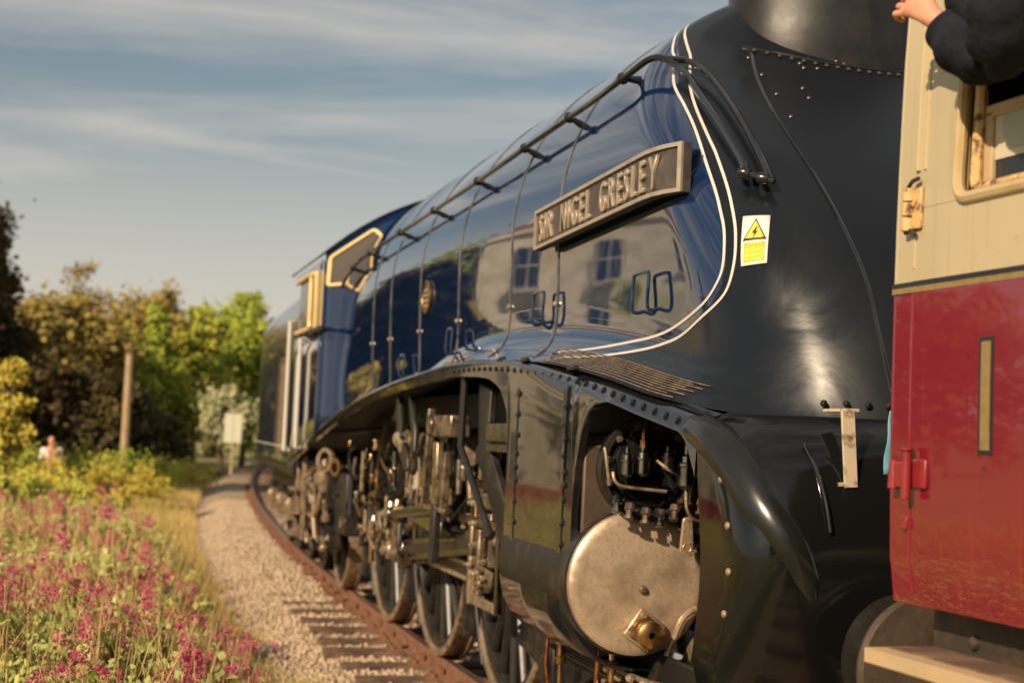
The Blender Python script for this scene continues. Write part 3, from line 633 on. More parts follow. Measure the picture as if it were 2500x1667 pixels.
# relief valve low on the cover
rv = MB(); rv.box((1.886, CY-.03, .915), (.03, .155, .155), rx=.6); rvo = rv.build('valve_flange', mat_steel, cyl, bevel=.01)
rv = MB(); rv.lathe([(0, .062), (.04, .064), (.042, .050), (.09, .050), (.092, .062), (.13, .062), (.14, .045), (.142, .016), (.125, .012)], (1.875, CY-.03, .915), (-1, .1, -.05), 24); rv.build('relief_valve', mat_brass, rvo, ang=30)
for a in (0, 1.57, 3.14, 4.71):
    q = MB(); q.cyl((1.873, CY-.03+.072*math.cos(a+.6+.78), .915+.072*math.sin(a+.6+.78)), (1.845, CY-.03+.072*math.cos(a+.6+.78), .915+.072*math.sin(a+.6+.78)), .014, n=6); q.build('nut', mat_steel, rvo)
q = MB(); q.lathe([(0, .02), (.012, .018), (.02, .012), (.021, .001)], (1.898, CY-.02, 1.10), (-1, 0, 0), 12); q.build('centre_plug', mat_dsteel, cyl)
# notch rod at the lower right of the cover
q = MB(); q.tube(smoothpts([(1.86, .80, 1.02), (1.86, .86, .98), (1.86, .90, .90), (1.86, .94, .80)], 5), .016, 8); q.build('drain_pipe', mat_steel, cyl)
# saddle plate behind valve chest
q = MB(); q.box((1.99, 1.03, 1.45), (.03, .62, .62)); q.build('steam_chest_plate', M('brown_oiled_plate', (.075, .05, .038), .5, metal=.3, var=(6, (.12, .08, .06), .4, .7), bump=(12, .3, .01)), cyl, bevel=.01)
# valve chest
VY, VZ = 1.06, 1.655
vc = MB(); vc.lathe([(0, .001), (0, .15), (.01, .155), (.012, .17), (.03, .172), (.035, .23), (.10, .235), (.11, .18), (.6, .18)], (1.84, VY, VZ), (1, 0, 0), 40); vch = vc.build('valve_chest', mat_black, cyl, ang=30)
q = MB(); q.lathe([(-.006, .205), (-.022, .215), (-.022, .238), (.0, .245)], (1.87, VY, VZ), (1, 0, 0), 40); q.build('chest_ring', mat_satin, vch)
for i in range(12):
    a = 2*math.pi*i/12+.2; q = MB(); c_ = (VY+.205*math.cos(a), VZ+.205*math.sin(a))
    q.cyl((1.872, *c_), (1.842, *c_), .018, n=6); q.cyl((1.842, *c_), (1.828, *c_), .011, n=8); q.build('stud_nut', mat_dsteel, vch)
# lubricator fittings in front of the valve chest
fit = MB(); fit.box((1.80, 1.10, 1.575), (.03, .26, .022)); fb = fit.build('fitting_shelf', mat_rod, vch, bevel=.004)
def pot(y, z, s, mats):
    q = MB(); q.lathe([(-.09, .001), (-.09, .03), (-.07, .05), (.02, .05), (.025, .06), (.04, .06), (.045, .042), (.075, .04), (.085, .02), (.13, .018), (.132, .001)], (1.78, y, z), (0, 0, 1), 16)
    q.v = [(1.78+(x-1.78)*s, y+(yy-y)*s, z+(zz-z)*s) for x, yy, zz in q.v]; q.build('oil_pot', mats, vch, ang=30)
pot(1.195, 1.675, .62, mat_rod); pot(1.12, 1.685, .66, mat_rod); pot(.905, 1.655, .92, mat_rod); pot(1.0, 1.70, .5, mat_dsteel); pot(.82, 1.70, .55, mat_dsteel)
for (y, z) in ((1.17, 1.47), (1.09, 1.45), (1.23, 1.50), (.95, 1.47), (.82, 1.5), (.80, 1.42), (1.02, 1.44), (.88, 1.55), (.79, 1.60)):
    q = MB(); q.lathe([(-.03, .001), (-.03, .022), (0, .024), (.003, .016), (.03, .015), (.032, .024), (.045, .022), (.05, .001)], (1.80, y, z), (-.3, .2, -.9), 8); q.build('union_nut', mat_rod if random.random() < .6 else mat_dsteel, vch, ang=30)
q = MB(); q.tube(smoothpts([(1.78, 1.12, 1.76), (1.78, 1.12, 1.83), (1.80, 1.10, 1.90)], 4), .009, 8); q.build('oil_pipe', mat_copper, vch)
q = MB(); q.cyl((1.78, 1.12, 1.755), (1.78, 1.12, 1.79), .017, n=8); q.build('brass_union', mat_brass, vch)
for P in ([(1.79, 1.26, 1.64), (1.78, 1.25, 1.60), (1.78, 1.20, 1.575), (1.78, 1.0, 1.56)], [(1.78, .905, 1.56), (1.77, .90, 1.48), (1.80, .84, 1.43), (1.85, .70, 1.42)], [(1.8, 1.3, 1.75), (1.79, 1.29, 1.68), (1.8, 1.27, 1.58)], [(1.79, 1.05, 1.70), (1.76, 1.0, 1.66), (1.79, .95, 1.64)]):
    q = MB(); q.tube(smoothpts(P, 5), .008, 8); q.build('oil_pipe', mat_steel, vch)
q = MB(); pl = rounded_poly([(-.035, -.09), (.035, -.09), (.022, .09), (-.022, .09)], .033, 5); q.prism(pl, lambda a, b_, d: Vector((1.70+d, .92+a, 1.36+b_)), .02); q.lathe([(-.002, .016), (-.002, .024), (.022, .024), (.022, .016)], (1.70, .92, 1.31), (1, 0, 0), 14, closed=True); q.build('lifting_eye', mat_steel, cyl, bevel=.003)
q = MB(); q.cyl((1.78, .90, 1.34), (1.78, .70, 1.33), .028, n=12); q.cyl((1.78, .90, 1.34), (1.78, .86, 1.34), .045, n=12); q.build('cross_shaft', mat_satin, cyl)
# drain cocks under the cylinder
for X in (2.15, 3.0):
    q = MB(); q.lathe([(0, .02), (.05, .02), (.055, .038), (.09, .038), (.095, .02), (.15, .022), (.155, .034), (.19, .034), (.2, .012), (.3, .012)], (X, CY+.03, .79), (0, 0, -1), 12); q.build('drain_cock', mat_brass, cyl, ang=30)
    q = MB(); q.tube([(X, CY+.1, .82), (X, CY+.11, .60), (X, CY+.09, .45)], .012, 8); q.build('drain_pipe', mat_copper, cyl)

# main frames, bogie and black mass behind the motion
mb = MB(); mb.prism([(.35, 1.15), (.35, 1.55), (1.2, 1.9), (11.0, 1.75), (13.4, 1.4), (13.4, 1.05), (10.8, .95), (5, .75), (3.6, .95), (1.2, .95)], lambda a, b_, d: Vector((a, .50+d, b_)), .04); mb.build('frame_plate', mat_frame, loco)
mb = MB(); mb.prism([(.35, 1.15), (.35, 1.55), (1.2, 1.9), (11.0, 1.75), (13.4, 1.4), (13.4, 1.05), (10.8, .95), (5, .75), (3.6, .95), (1.2, .95)], lambda a, b_, d: Vector((a, -.54+d, b_)), .04); mb.build('frame_plate', mat_frame, loco)
mb = MB(); mb.box((6.7, 0, 1.95), (11, 1.9, .24)); mb.box((10.3, 0, 1.3), (2.4, 1.0, .8)); mb.box((3.0, 0, 1.3), (2.2, 1.2, .9)); mb.build('inside_mass', mat_dark, loco)
# wheels -----------------------------------------------------------
def wheel(name, r, nsp, weight=True):
    root = bpy.data.objects.new(name, None); col.objects.link(root); root.parent = loco
    q = MB(); q.lathe([(-.07, r), (.06, r-.004), (.07, r-.012), (.07, r-.06), (.062, r-.068), (-.07, r-.068)], (0, 0, 0), (0, 1, 0), 64, closed=True); q.lathe([(-.07, r), (-.068, r+.03), (-.095, r+.03), (-.10, r-.06)], (0, 0, 0), (0, 1, 0), 64); q.build('tyre', mat_steel, root, ang=30)
    q = MB(); q.lathe([(-.06, r-.067), (.045, r-.067), (.05, r-.075), (.045, r-.125), (.03, r-.132), (-.05, r-.132)], (0, 0, 0), (0, 1, 0), 64, closed=True); q.build('rim', mat_satin, root, ang=30)
    q = MB(); hb = .17 if r > .8 else .11; q.lathe([(-.07, hb), (.07, hb), (.085, hb-.02), (.085, .07), (.10, .065), (.10, .001)], (0, 0, 0), (0, 1, 0), 32); q.build('hub', mat_satin, root, ang=30)
    sp = MB(); rows = []
    for rr in lin(hb-.01, r-.12, 5):
        t_ = (rr-hb)/(r-hb); a, bb = .030-.008*t_, .05-.015*t_
        rows.append([(a*math.cos(q_), bb*math.sin(q_), rr) for q_ in lin(0, 2*math.pi, 11)])
    sp.grid(rows, flip=True); spm = sp.mesh('spoke', mat_satin)
    for i in range(nsp):
        o = link('spoke', spm, root); o.rotation_euler = (0, 2*math.pi*i/nsp, 0)
    if weight:
        q = MB(); arc = [( (r-.128)*math.cos(a), (r-.128)*math.sin(a)) for a in lin(math.pi*.5-.55, math.pi*.5+.55, 16)]+[((r-.33)*math.cos(a), (r-.33)*math.sin(a)) for a in lin(math.pi*.5+.42, math.pi*.5-.42, 10)]
        q.prism(arc, lambda a, b_, d: Vector((a, -.02+d, b_)), .075); q.build('balance_weight', mat_satin, root, bevel=.006)
    q = MB(); q.cyl((0, -.1, 0), (0, -.75, 0), .09, n=16); q.build('axle', mat_frame, root)
    return root
drv = wheel('driving_wheel', 1.016, 20)
first = True
for X in (5.2, 7.4, 9.6):
    for sgn in (1, -1):
        o = drv if first else copy_tree(drv, loco); first = False
        o.location = (X, .75*sgn, 1.016); o.rotation_euler = (0, .35+ (0 if sgn > 0 else 1.57), 0 if sgn > 0 else math.pi)
bw_ = wheel('bogie_wheel', .4826, 10, False); first = True
for X in (1.6, 3.5):
    for sgn in (1, -1):
        o = bw_ if first else copy_tree(bw_, loco); first = False; o.location = (X, .75*sgn, .4826); o.rotation_euler = (0, .2, 0 if sgn > 0 else math.pi)
tw_ = wheel('trailing_wheel', .559, 10, False); first = True
for sgn in (1, -1):
    o = tw_ if first else copy_tree(tw_, loco); first = False; o.location = (12.5, .75*sgn, .559); o.rotation_euler = (0, .1, 0 if sgn > 0 else math.pi)
# bogie frame
mb = MB(); mb.prism([(.75, .50), (.75, .62), (1.3, .80), (3.8, .80), (4.3, .62), (4.3, .50), (3.75, .42), (3.2, .42), (2.9, .55), (2.2, .55), (1.9, .42), (1.3, .42)], lambda a, b_, d: Vector((a, .92+d, b_)), .035); bog = mb.build('bogie_frame', mat_frame, loco, bevel=.006)
for X in (1.6, 3.5):
    q = MB(); q.box((X, .98, .50), (.22, .10, .24)); q.cyl((X, 1.03, .50), (X, 1.06, .50), .07, n=16); q.build('axlebox', mat_satin, bog, bevel=.01)
for k in range(5):
    q = MB(); q.box((2.55, 1.0, .62+k*.018), (1.3-.2*k, .08, .014)); q.build('leaf_spring', mat_frame, bog)
q = MB(); q.tube(smoothpts([(.72, .86, .12), (.74, .86, .40), (.80, .88, .62), (1.0, .9, .74)], 5), .022, 8); q.build('guard_iron', mat_satin, bog)
for P in ([(.8, 1.0, .66), (1.4, 1.02, .70), (2.0, 1.04, .68), (2.6, 1.05, .69)], [(.9, 1.06, .60), (1.6, 1.06, .62), (2.4, 1.06, .60)]):
    q = MB(); q.tube(smoothpts(P, 6), .014, 8); q.build('bogie_pipe', mat_steel, bog)
for i in range(9):
    q = MB(); q.lathe([(0, .022), (.02, .02), (.03, .01), (.031, .001)], (.95+i*.17, 1.06+.01*random.random(), .64+.05*random.random()), (-.3, 1, .3), 6); q.build('bolt', mat_bright, bog)
# motion ------------------------------------------------------------
PX, PZ = .24, -.20
mo = empty('motion', (0, 0, 0)); mo.parent = loco
mat_worn = M('oil_streaked_steel', (.42, .32, .22), .28, metal=.75, var=[(11, (.10, .07, .045), .44, .62)], streak=((14, 14, 2), (.06, .045, .03), .5, .68), rvar=(8, .16, .42))
def rod(name, a, b_, h0, h1, y, th, mat_=mat_rod, eye=.11):
    a, b_ = Vector((a[0], 0, a[1])), Vector((b_[0], 0, b_[1])); d = (b_-a); Ln = d.length; d.normalize(); nrm = Vector((-d.z, 0, d.x))
    q = MB()
    out = [(0, h0/2), (Ln, h1/2), (Ln, -h1/2), (0, -h0/2)]
    q.prism(out, lambda s_, t_, dd: a+d*s_+nrm*t_+Vector((0, y+dd, 0)), th)
    for p_ in (a, b_): q.cyl(p_+Vector((0, y-.012, 0)), p_+Vector((0, y+th+.012, 0)), eye, n=24)
    o = q.build(name, mat_, mo, bevel=.006)
    # fluted web
    f = MB(); f.prism([(eye+.03, h0*.22), (Ln-eye-.03, h1*.22), (Ln-eye-.03, -h1*.22), (eye+.03, -h0*.22)], lambda s_, t_, dd: a+d*s_+nrm*t_+Vector((0, y+th+.001+dd, 0)), .004); f.build('flute', mat_satin, o)
    for p_ in (a, b_):
        f = MB(); f.cyl(p_+Vector((0, y+th+.012, 0)), p_+Vector((0, y+th+.05, 0)), eye*.55, n=16); f.cyl(p_+Vector((0, y+th+.05, 0)), p_+Vector((0, y+th+.065, 0)), eye*.35, n=6); f.build('pin_cap', mat_bright, o)
        f = MB(); f.cyl(p_+Vector((0, y+th/2, eye)), p_+Vector((0, y+th/2, eye+.04)), .03, .02, n=10); f.build('oil_cup', mat_bright, o)
    return o
pin = lambda X: (X+PX, 1.016+PZ)
rod('coupling_rod', pin(9.6), pin(7.4), .14, .14, .90, .06, mat_bright); rod('coupling_rod', pin(7.4), pin(5.2), .14, .14, .90, .06, mat_bright)
XH = (4.75, 1.10)
rod('connecting_rod', pin(7.4), XH, .17, .13, 1.02, .07, eye=.13)
rc = (7.4+.05, 1.016+.10)
rod('return_crank', pin(7.4), rc, .12, .10, 1.14, .05, mat_bright, .075)
rod('eccentric_rod', rc, (5.55, 1.27), .08, .08, 1.20, .04, mat_rod, .06)
# crosshead and slidebars
q = MB(); q.box((XH[0], 1.05, 1.12), (.34, .14, .34)); q.box((XH[0], 1.05, 1.36), (.44, .18, .10)); q.box((XH[0]+.1, 1.16, .98), (.08, .05, .5)); q.box((XH[0]-.12, 1.16, .98), (.06, .05, .42)); xh = q.build('crosshead', mat_worn, mo, bevel=.012)
for z in (1.46, 1.30, 1.23):
    q = MB(); q.box((4.15, 1.05 if z > 1.4 else (1.0 if z > 1.25 else 1.12), z), (2.1, .12, .055)); q.build('slidebar', mat_rod, mo, bevel=.006)
q = MB(); q.cyl((3.2, CY, CZ), (4.7, CY, CZ), .045, n=16); q.build('piston_rod', mat_bright, mo)
q = MB(); q.box((XH[0]-.02, 1.19, .86), (.05, .04, .30)); q.box((4.4, 1.19, .75), (.7, .035, .06)); q.build('union_link', mat_steel, mo, bevel=.006)
q = MB(); q.box((4.05, 1.19, 1.22), (.06, .04, 1.0), ry=.06); q.build('combination_lever', mat_rod, mo, bevel=.006)
for i in range(14):
    X, z = random.uniform(4.45, 5.0), random.uniform(.78, 1.42); q = MB(); q.lathe([(0, .022), (.025, .02), (.026, .012), (.045, .011), (.046, .001)], (X, 1.13+.08*random.random(), z), (-.2, 1, .1), 6); q.build('bolt', mat_bright, mo, ang=30)
# expansion link: three upright bars on a foot, steel cap above
for (x0, x1, z0, z1, w_, y) in ((5.78, 5.86, 1.95, 1.28, .05, 1.25), (5.55, 5.52, 1.72, 1.28, .14, 1.24), (5.20, 5.24, 1.66, 1.28, .055, 1.25), (6.02, 6.0, 1.62, 1.34, .05, 1.22)):
    q = MB(); q.prism([(x0-w_/2, z0), (x0+w_/2, z0), (x1+w_/2, z1), (x1-w_/2, z1)], lambda a, b_, d: Vector((a, y+d, b_)), .05); q.build('link_bar', mat_worn, mo, bevel=.008)
q = MB(); q.box((5.55, 1.265, 1.265), (.82, .07, .035)); q.build('link_foot', mat_worn, mo, bevel=.008)
q = MB(); q.cyl((5.62, 1.15, 1.83), (5.62, 1.33, 1.83), .075, n=24); q.box((5.32, 1.24, 1.83), (.62, .14, .145)); q.build('link_bearing', mat_worn, mo, bevel=.012)
q = MB(); q.box((5.48, 1.28, 1.10), (.14, .05, .40)); q.build('link_tail', mat_frame, mo, bevel=.01)
q = MB(); q.box((3.62, 1.25, 1.80), (.9, .10, .11)); q.box((3.62, 1.25, 1.71), (.9, .08, .05)); q.build('radius_rod', mat_rod, mo, bevel=.006)
q = MB(); q.cyl((6.6, 1.13, 1.34), (5.75, 1.13, 1.34), .058, n=20); q.cyl((6.22, 1.13, 1.34), (6.16, 1.13, 1.34), .066, n=20); q.build('reach_cylinder', mat_steel, mo)
q = MB(); q.cyl((6.5, 1.2, 1.36), (6.5, 1.2, 1.66), .04, n=16); q.build('oil_column', mat_bright, mo)
q = MB(); q.prism([(6.7, 1.22), (5.75, 1.16), (5.75, 1.04), (6.7, 1.10)], lambda a, b_, d: Vector((a, 1.10+d, b_)), .08); q.build('motion_stay', mat_rod, mo, bevel=.008)
# motion bracket hanging from valance with diagonal brace
q = MB(); q.tube([(4.55, 1.33, 2.14), (4.58, 1.33, 1.70), (4.10, 1.33, 1.42), (3.72, 1.33, 1.2)], .024, 8); q.build('bracket_pipe', mat_frame, mo)
q = MB(); q.prism([(4.42, 2.10), (4.12, 2.06), (4.16, 1.75), (3.55, 1.30), (3.50, 1.14), (3.7, 1.12), (4.36, 1.62)], lambda a, b_, d: Vector((a, 1.22+d, b_)), .05); q.build('motion_bracket', mat_frame, mo, bevel=.01)
q = MB(); q.prism([(7.1, 2.05), (6.95, 2.05), (6.85, 1.75), (6.55, 1.62), (6.50, 1.50), (6.62, 1.48), (6.95, 1.66)], lambda a, b_, d: Vector((a, 1.25+d, b_)), .04); q.build('swan_bracket', mat_satin, mo, bevel=.01)
q = MB(); q.prism([(6.6, 2.05), (6.52, 2.05), (6.3, 1.80), (6.28, 1.50), (6.36, 1.46), (6.42, 1.78)], lambda a, b_, d: Vector((a, 1.25+d, b_)), .04); q.build('swan_bracket', mat_satin, mo, bevel=.01)
q = MB(); q.lathe([(-.10, .001), (-.10, .05), (-.06, .075), (.06, .075), (.10, .05), (.10, .001)], (6.95, 1.24, 1.72), (1, 0, 0), 16); q.cyl((6.95, 1.24, 1.72), (6.75, 1.27, 1.66), .045, .05, n=12); q.build('lubricator', mat_bright, mo, ang=30)
# assorted clutter in the gloom: pots, rods and pipes
mats_c = [mat_dsteel, mat_dsteel, mat_steel, mat_rod, mat_frame, mat_frame, mat_brass]
for i in range(70):
    X = random.uniform(5.0, 10.4); z = random.uniform(.75, min(zb(X)-.2, 2.0)); y = random.uniform(.98, 1.26); mt = random.choice(mats_c); q = MB(); k = i % 4
    if k == 0: h = random.uniform(.05, .12); q.lathe([(0, .001), (0, .3*h), (h*.3, .35*h), (h*.32, .22*h), (h*.8, .22*h), (h*.82, .33*h), (h, .3*h), (h, .001)], (X, y, z), (0, random.uniform(-.2, .2), 1), 10); nm = 'oil_pot'
    elif k == 1: h = random.uniform(.18, .45); q.cyl((X, y, z), (X+random.uniform(-.03, .03), y, max(z-h, .6)), random.uniform(.012, .028), n=10); nm = 'drop_rod'
    elif k == 2: q.lathe([(0, .03), (.03, .028), (.031, .016), (.055, .015), (.056, .001)], (X, y+.05, z), (-.2, 1, .1), 6); nm = 'bolt'
    else:
        P = [(X, y, z)]
        for _ in range(3): P.append((P[-1][0]+random.uniform(-.25, .25), y+random.uniform(-.03, .03), max(P[-1][2]+random.uniform(-.18, .12), .6)))
        q.tube(smoothpts(P, 5), random.uniform(.009, .018), 8); nm = 'small_pipe'
    q.build(nm, mt, mo, ang=30)
# brake hangers and sand pipes between the wheels
for X in (6.3, 8.5, 10.75):
    q = MB(); q.box((X, .82, .78), (.07, .09, .95), ry=.12); q.box((X-.10, .80, .95), (.10, .13, .38), ry=.12); q.build('brake_hanger', mat_frame, mo, bevel=.01)
    q = MB(); q.tube(smoothpts([(X-.25, .86, 1.7), (X-.22, .86, 1.1), (X-.30, .84, .6), (X-.42, .80, .16)], 6), .016, 8); q.build('sand_pipe', mat_frame, mo)
# ashpan, injectors and rear clutter
q = MB(); q.box((10.95, 1.02, 1.02), (.75, .16, .62)); q.build('ashpan_side', mat_frame, loco, bevel=.02)
q = MB(); q.box((11.35, 1.12, 1.05), (.03, .12, .75)); q.build('ashpan_plate', mat_satin, loco, bevel=.008)
inj = MB(); inj.lathe([(-.22, .001), (-.22, .05), (-.1, .085), (.1, .085), (.2, .05), (.2, .001)], (11.55, 1.18, 1.32), (0, 0, 1), 16); inj.lathe([(0, .05), (.06, .11), (.09, .11), (.1, .07)], (11.5, 1.15, 1.45), (-1, .5, 0), 20); injo = inj.build('injector', mat_steel, loco, ang=30)
q = MB(); q.lathe([(-.015, .09), (-.015, .13), (.015, .13), (.015, .09)], (11.05, 1.25, 1.45), (-.5, 1, 0), 24, closed=True); q.build('handwheel', mat_steel, injo)
q = MB(); q.lathe([(-.02, .05), (-.02, .09), (.02, .09), (.02, .05)], (10.3, 1.25, 1.40), (-.5, 1, 0), 20, closed=True); q.build('brass_ring', mat_brass, injo)
for P, mt in (([(11.6, 1.2, 1.1), (11.7, 1.22, .9), (12.2, 1.2, .8), (12.9, 1.15, .82)], mat_steel), ([(11.3, 1.2, 1.35), (11.8, 1.25, 1.35), (12.6, 1.22, 1.25)], mat_copper), ([(11.9, 1.2, 1.45), (11.95, 1.22, .9), (11.8, 1.2, .55)], mat_steel), ([(12.6, 1.2, 1.3), (12.65, 1.22, .8), (12.5, 1.2, .5)], mat_steel)):
    q = MB(); q.tube(smoothpts(P, 6), .03, 10); q.build('water_pipe', mt, injo)
for i in range(26):
    X, z = random.uniform(11.3, 13.4), random.uniform(.45, 1.3); q = MB(); h = random.uniform(.06, .16)
    q.lathe([(0, .001), (0, .35*h), (h*.4, .4*h), (h*.42, .25*h), (h*.9, .25*h), (h, .3*h), (h, .001)], (X, random.uniform(1.0, 1.26), z), (random.uniform(-.5, .5), random.uniform(0, 1), 1), 10); q.build('pipe_fitting', random.choice([mat_steel, mat_steel, mat_frame, mat_bright]), injo, ang=30)
# cab steps
mat_stepb = mat_dsteel
stp = MB(); stp.box((12.55, 1.26, 1.0), (.04, .05, .95)); stp.box((13.05, 1.26, 1.0), (.04, .05, .95)); so = stp.build('step_hanger', mat_steel, loco, bevel=.006)
for z in (.58, .82, 1.08):
    q = MB(); q.box((12.8, 1.27, z), (.52, .22, .03)); q.build('step_tread', mat_steel, so, bevel=.004)
q = MB(); q.prism([(12.0, .75), (13.2, .75), (13.4, .50), (13.0, .42), (12.0, .42), (11.7, .55)], lambda a, b_, d: Vector((a, .93+d, b_)), .04); q.box((12.5, 1.0, .58), (.3, .12, .3)); q.build('trailing_truck', mat_frame, loco, bevel=.01)

# cab ---------------------------------------------------------------
cab = empty('cab', (0, 0, 0)); cab.parent = loco
roof_z = lambda y: 4.17-(y*y)/(2*1.66)-.03*(abs(y)/1.4)**6
V0, V1 = Vector((10.95, 1.365)), Vector((10.28, .44))
def onV(y, z, off=0):
    t_ = (1.365-y)/(1.365-.44); x = V0.x+(V1.x-V0.x)*t_; n = Vector((-(V0.y-V1.y), V0.x-V1.x)).normalized(); n = n if n.x < 0 else -n
    return Vector((x+n.x*off, y+n.y*off, z))
for sgn in (1, -1):
    fl = lambda p: Vector((p.x, p.y*sgn, p.z))
    m = MB(); m.grid([[fl(onV(y, z)) for z in lin(zb(11)-.02, roof_z(y)-.01, 12)] for y in lin(1.365, .44, 10)], flip=sgn > 0); m.build('cab_front', mat_blue, cab, solid=.012)
    m = MB(); m.grid([[Vector((x, 1.37*sgn, z)) for z in lin(zb(x)-.02, 2.78, 6)] for x in lin(10.95, 13.3, 12)], flip=sgn > 0); m.build('cab_side', mat_blue, cab, solid=.012)
    m = MB(); m.box((11.1, 1.37*sgn, 3.12), (.30, .014, .72)); m.box((12.2, 1.37*sgn, 3.47), (2.2, .014, .10)); m.build('cab_pillar', mat_blue, cab)
m = MB(); rows = [[Vector((x, y, roof_z(y))) for y in lin(-1.40, 1.40, 25)] for x in lin(10.2, 13.55, 6)]
for i, r in enumerate(rows):
    for p_ in r:
        xv = V0.x+(V1.x-V0.x)*min((1.365-abs(p_.y))/(1.365-.44), 1.2)-.03
        t_ = i/5; p_.x = xv+(13.55-xv)*t_
m.grid(rows, flip=True); m.build('cab_roof', mat_black, cab, solid=.02)
m = MB(); m.box((12.6, 0, 2.4), (.05, 2.6, 2.0)); m.box((13.45, 0, 1.5), (.3, 2.4, .1)); m.build('cab_backhead', mat_dark, cab)
win = [(1.345, 3.215), (1.33, 3.53), (.92, 3.83), (.845, 3.76), (.885, 3.64), (1.06, 3.44), (1.13, 3.235)]
rp = rounded_poly(win, [.05, .05, .07, .07, .05, .05, .05], 5)
c0 = Vector((sum(a for a, _ in rp)/len(rp), sum(b_ for _, b_ in rp)/len(rp)))
inner = []
n_ = len(rp)
for i in range(n_):
    d_ = (Vector(rp[(i+1) % n_])-Vector(rp[i-1])).normalized(); nn_ = Vector((-d_.y, d_.x)); 
    if nn_.dot(c0-Vector(rp[i])) < 0: nn_ = -nn_
    inner.append(tuple(Vector(rp[i])+nn_*.036))
m = MB(); m.grid([[onV(a, b_, o_) for (a, b_), o_ in ((rp[i % n_], .008), (rp[i % n_], .026), (tuple((Vector(rp[i % n_])+Vector(inner[i % n_]))/2), .034), (inner[i % n_], .026), (inner[i % n_], .006))] for i in range(n_+1)]); wf = m.build('window_frame', mat_gilt, cab, ang=70)
m = MB(); m.add([onV(a, b_, .014) for a, b_ in inner], [tuple(range(n_))]); m.build('window_pane', mat_glass, wf)
# side window frames (narrow gilt uprights)
def sideframe(x0, x1, z0, z1, mt):
    m = MB(); m.tube(smoothpts([(x1, 1.395, z1), (x0+.05, 1.395, z1), (x0, 1.395, z1-.05), (x0, 1.395, z0+.05), (x0+.05, 1.395, z0), (x1, 1.395, z0)], 5), .028, 8); o = m.build('side_window_frame', mt, cab); return o
sf = sideframe(11.75, 12.9, 2.84, 3.42, mat_gilt); m = MB(); m.box((12.3, 1.374, 3.13), (1.05, .008, .56)); m.build('side_window_pane', mat_glass, sf)
m = MB(); m.box((11.27, 1.40, 3.11), (.05, .05, .60)); m.build('draught_screen', mat_gilt, cab, bevel=.01)
m = MB(); m.box((11.2, 1.40, 2.79), (.9, .05, .05)); m.build('window_ledge', mat_satin, cab, bevel=.01)
for X, z0, z1 in ((13.30, 1.50, 3.0), (12.25, 1.55, 2.75)):
    m = MB(); m.tube([(X, 1.38, z1), (X-.01, 1.42, z1), (X-.01, 1.42, z0), (X, 1.38, z0)], .028 if X > 13 else .024, 8); m.build('cab_handrail', mat_rail_white, cab)

mat_iron = M('chipped_white_bracket', (.52, .41, .29), .6, var=(22, (.12, .08, .05), .5, .66), bump=(30, .3, .004))
# front end: buffers, lamp irons
for sgn in (1, -1):
    bf = MB(); bf.lathe([(0, .001), (0, .15), (.015, .225), (.035, .225), (.05, .10), (.16, .085), (.18, .125), (.42, .135), (.43, .18), (.47, .185), (.48, .10)], (-.142, .83*sgn, 1.075), (1, 0, 0), 40); bf.build('buffer', mat_satin, loco, ang=30)
    lm = MB(); lm.box((-.012, 1.0*sgn, 1.79), (.012, .05, .27), rx=-.08*sgn); lm.box((.08, .99*sgn, 1.925), (.19, .048, .012)); lm.box((.015, 1.01*sgn, 1.665), (.06, .048, .014)); lm.build('lamp_iron', mat_iron, loco, bevel=.002)
m = MB(); m.tube(smoothpts([(.10, 1.12, 1.80), (.02, 1.10, 1.70), (-.03, 1.09, 1.60), (-.05, 1.08, 1.50)], 5), .007, 6); m.build('brake_hose_pipe', mat_black, loco)
# ================================================================== TENDER
Xa, Xb = 14.0, 20.8
tang = math.atan2(ty(Xb)-ty(Xa), Xb-Xa)
ten = empty('tender', (13.75, ty(13.75)-.02, 0), tang, 'tall dark streamlined tender behind the cab, following the bend', 'tender')
TL = 7.1
pr = [(1.30, 1.28), (1.355, 1.34), (1.355, 2.0), (1.355, 2.9), (1.35, 3.1), (1.32, 3.28), (1.25, 3.42), (1.10, 3.52), (.8, 3.58), (0, 3.6)]
m = MB()
full = pr+[(-a, b_) for a, b_ in pr[::-1][1:]]
m.grid([[(x, a*(1-.03*ss(6.6, 7.1, x)), b_) for a, b_ in full] for x in (0, .1, 1.5, 3, 4.5, 6, 6.8, TL)]); m.add([(TL, a*.97, b_) for a, b_ in full], [tuple(range(len(full)))]); m.add([(0, a, b_) for a, b_ in full], [tuple(range(len(full)-1, -1, -1))])
m.build('tender_body', M('reflection_streaked_blue', (.012, .03, .075), .22, coat=.7, var=(3, (.015, .018, .022), .4, .7), bump=(2.2, .12, .012, 2), streak=((30, 30, .8), (.03, .03, .032), .5, .75)), ten)  # grey vertical streaks painted in as reflections on the blue side
for z in (1.44, 1.52):
    m = MB(); m.box((TL/2, 1.358, z), (TL, .006, .014)); m.build('lining_stripe', mat_white if z > 1.5 else mat_satin, ten)
m = MB(); m.box((TL/2, 1.30, 1.25), (TL, .08, .10)); m.box((TL/2, -1.30, 1.25), (TL, .08, .10)); m.box((TL/2, 0, 1.22), (TL, 2.5, .08)); m.build('footplate', mat_satin, ten)
m = MB(); m.prism([(.15, 1.2), (TL-.1, 1.2), (TL-.1, .9), (6.2, .62), (5.6, .9), (4.9, .9), (4.5, .62), (4.1, .9), (3.4, .9), (2.9, .62), (2.5, .9), (1.8, .9), (1.3, .62), (.9, .9), (.15, .95)], lambda a, b_, d: Vector((a, 1.0+d, b_)), .03); tf = m.build('outside_frame', mat_frame, ten)
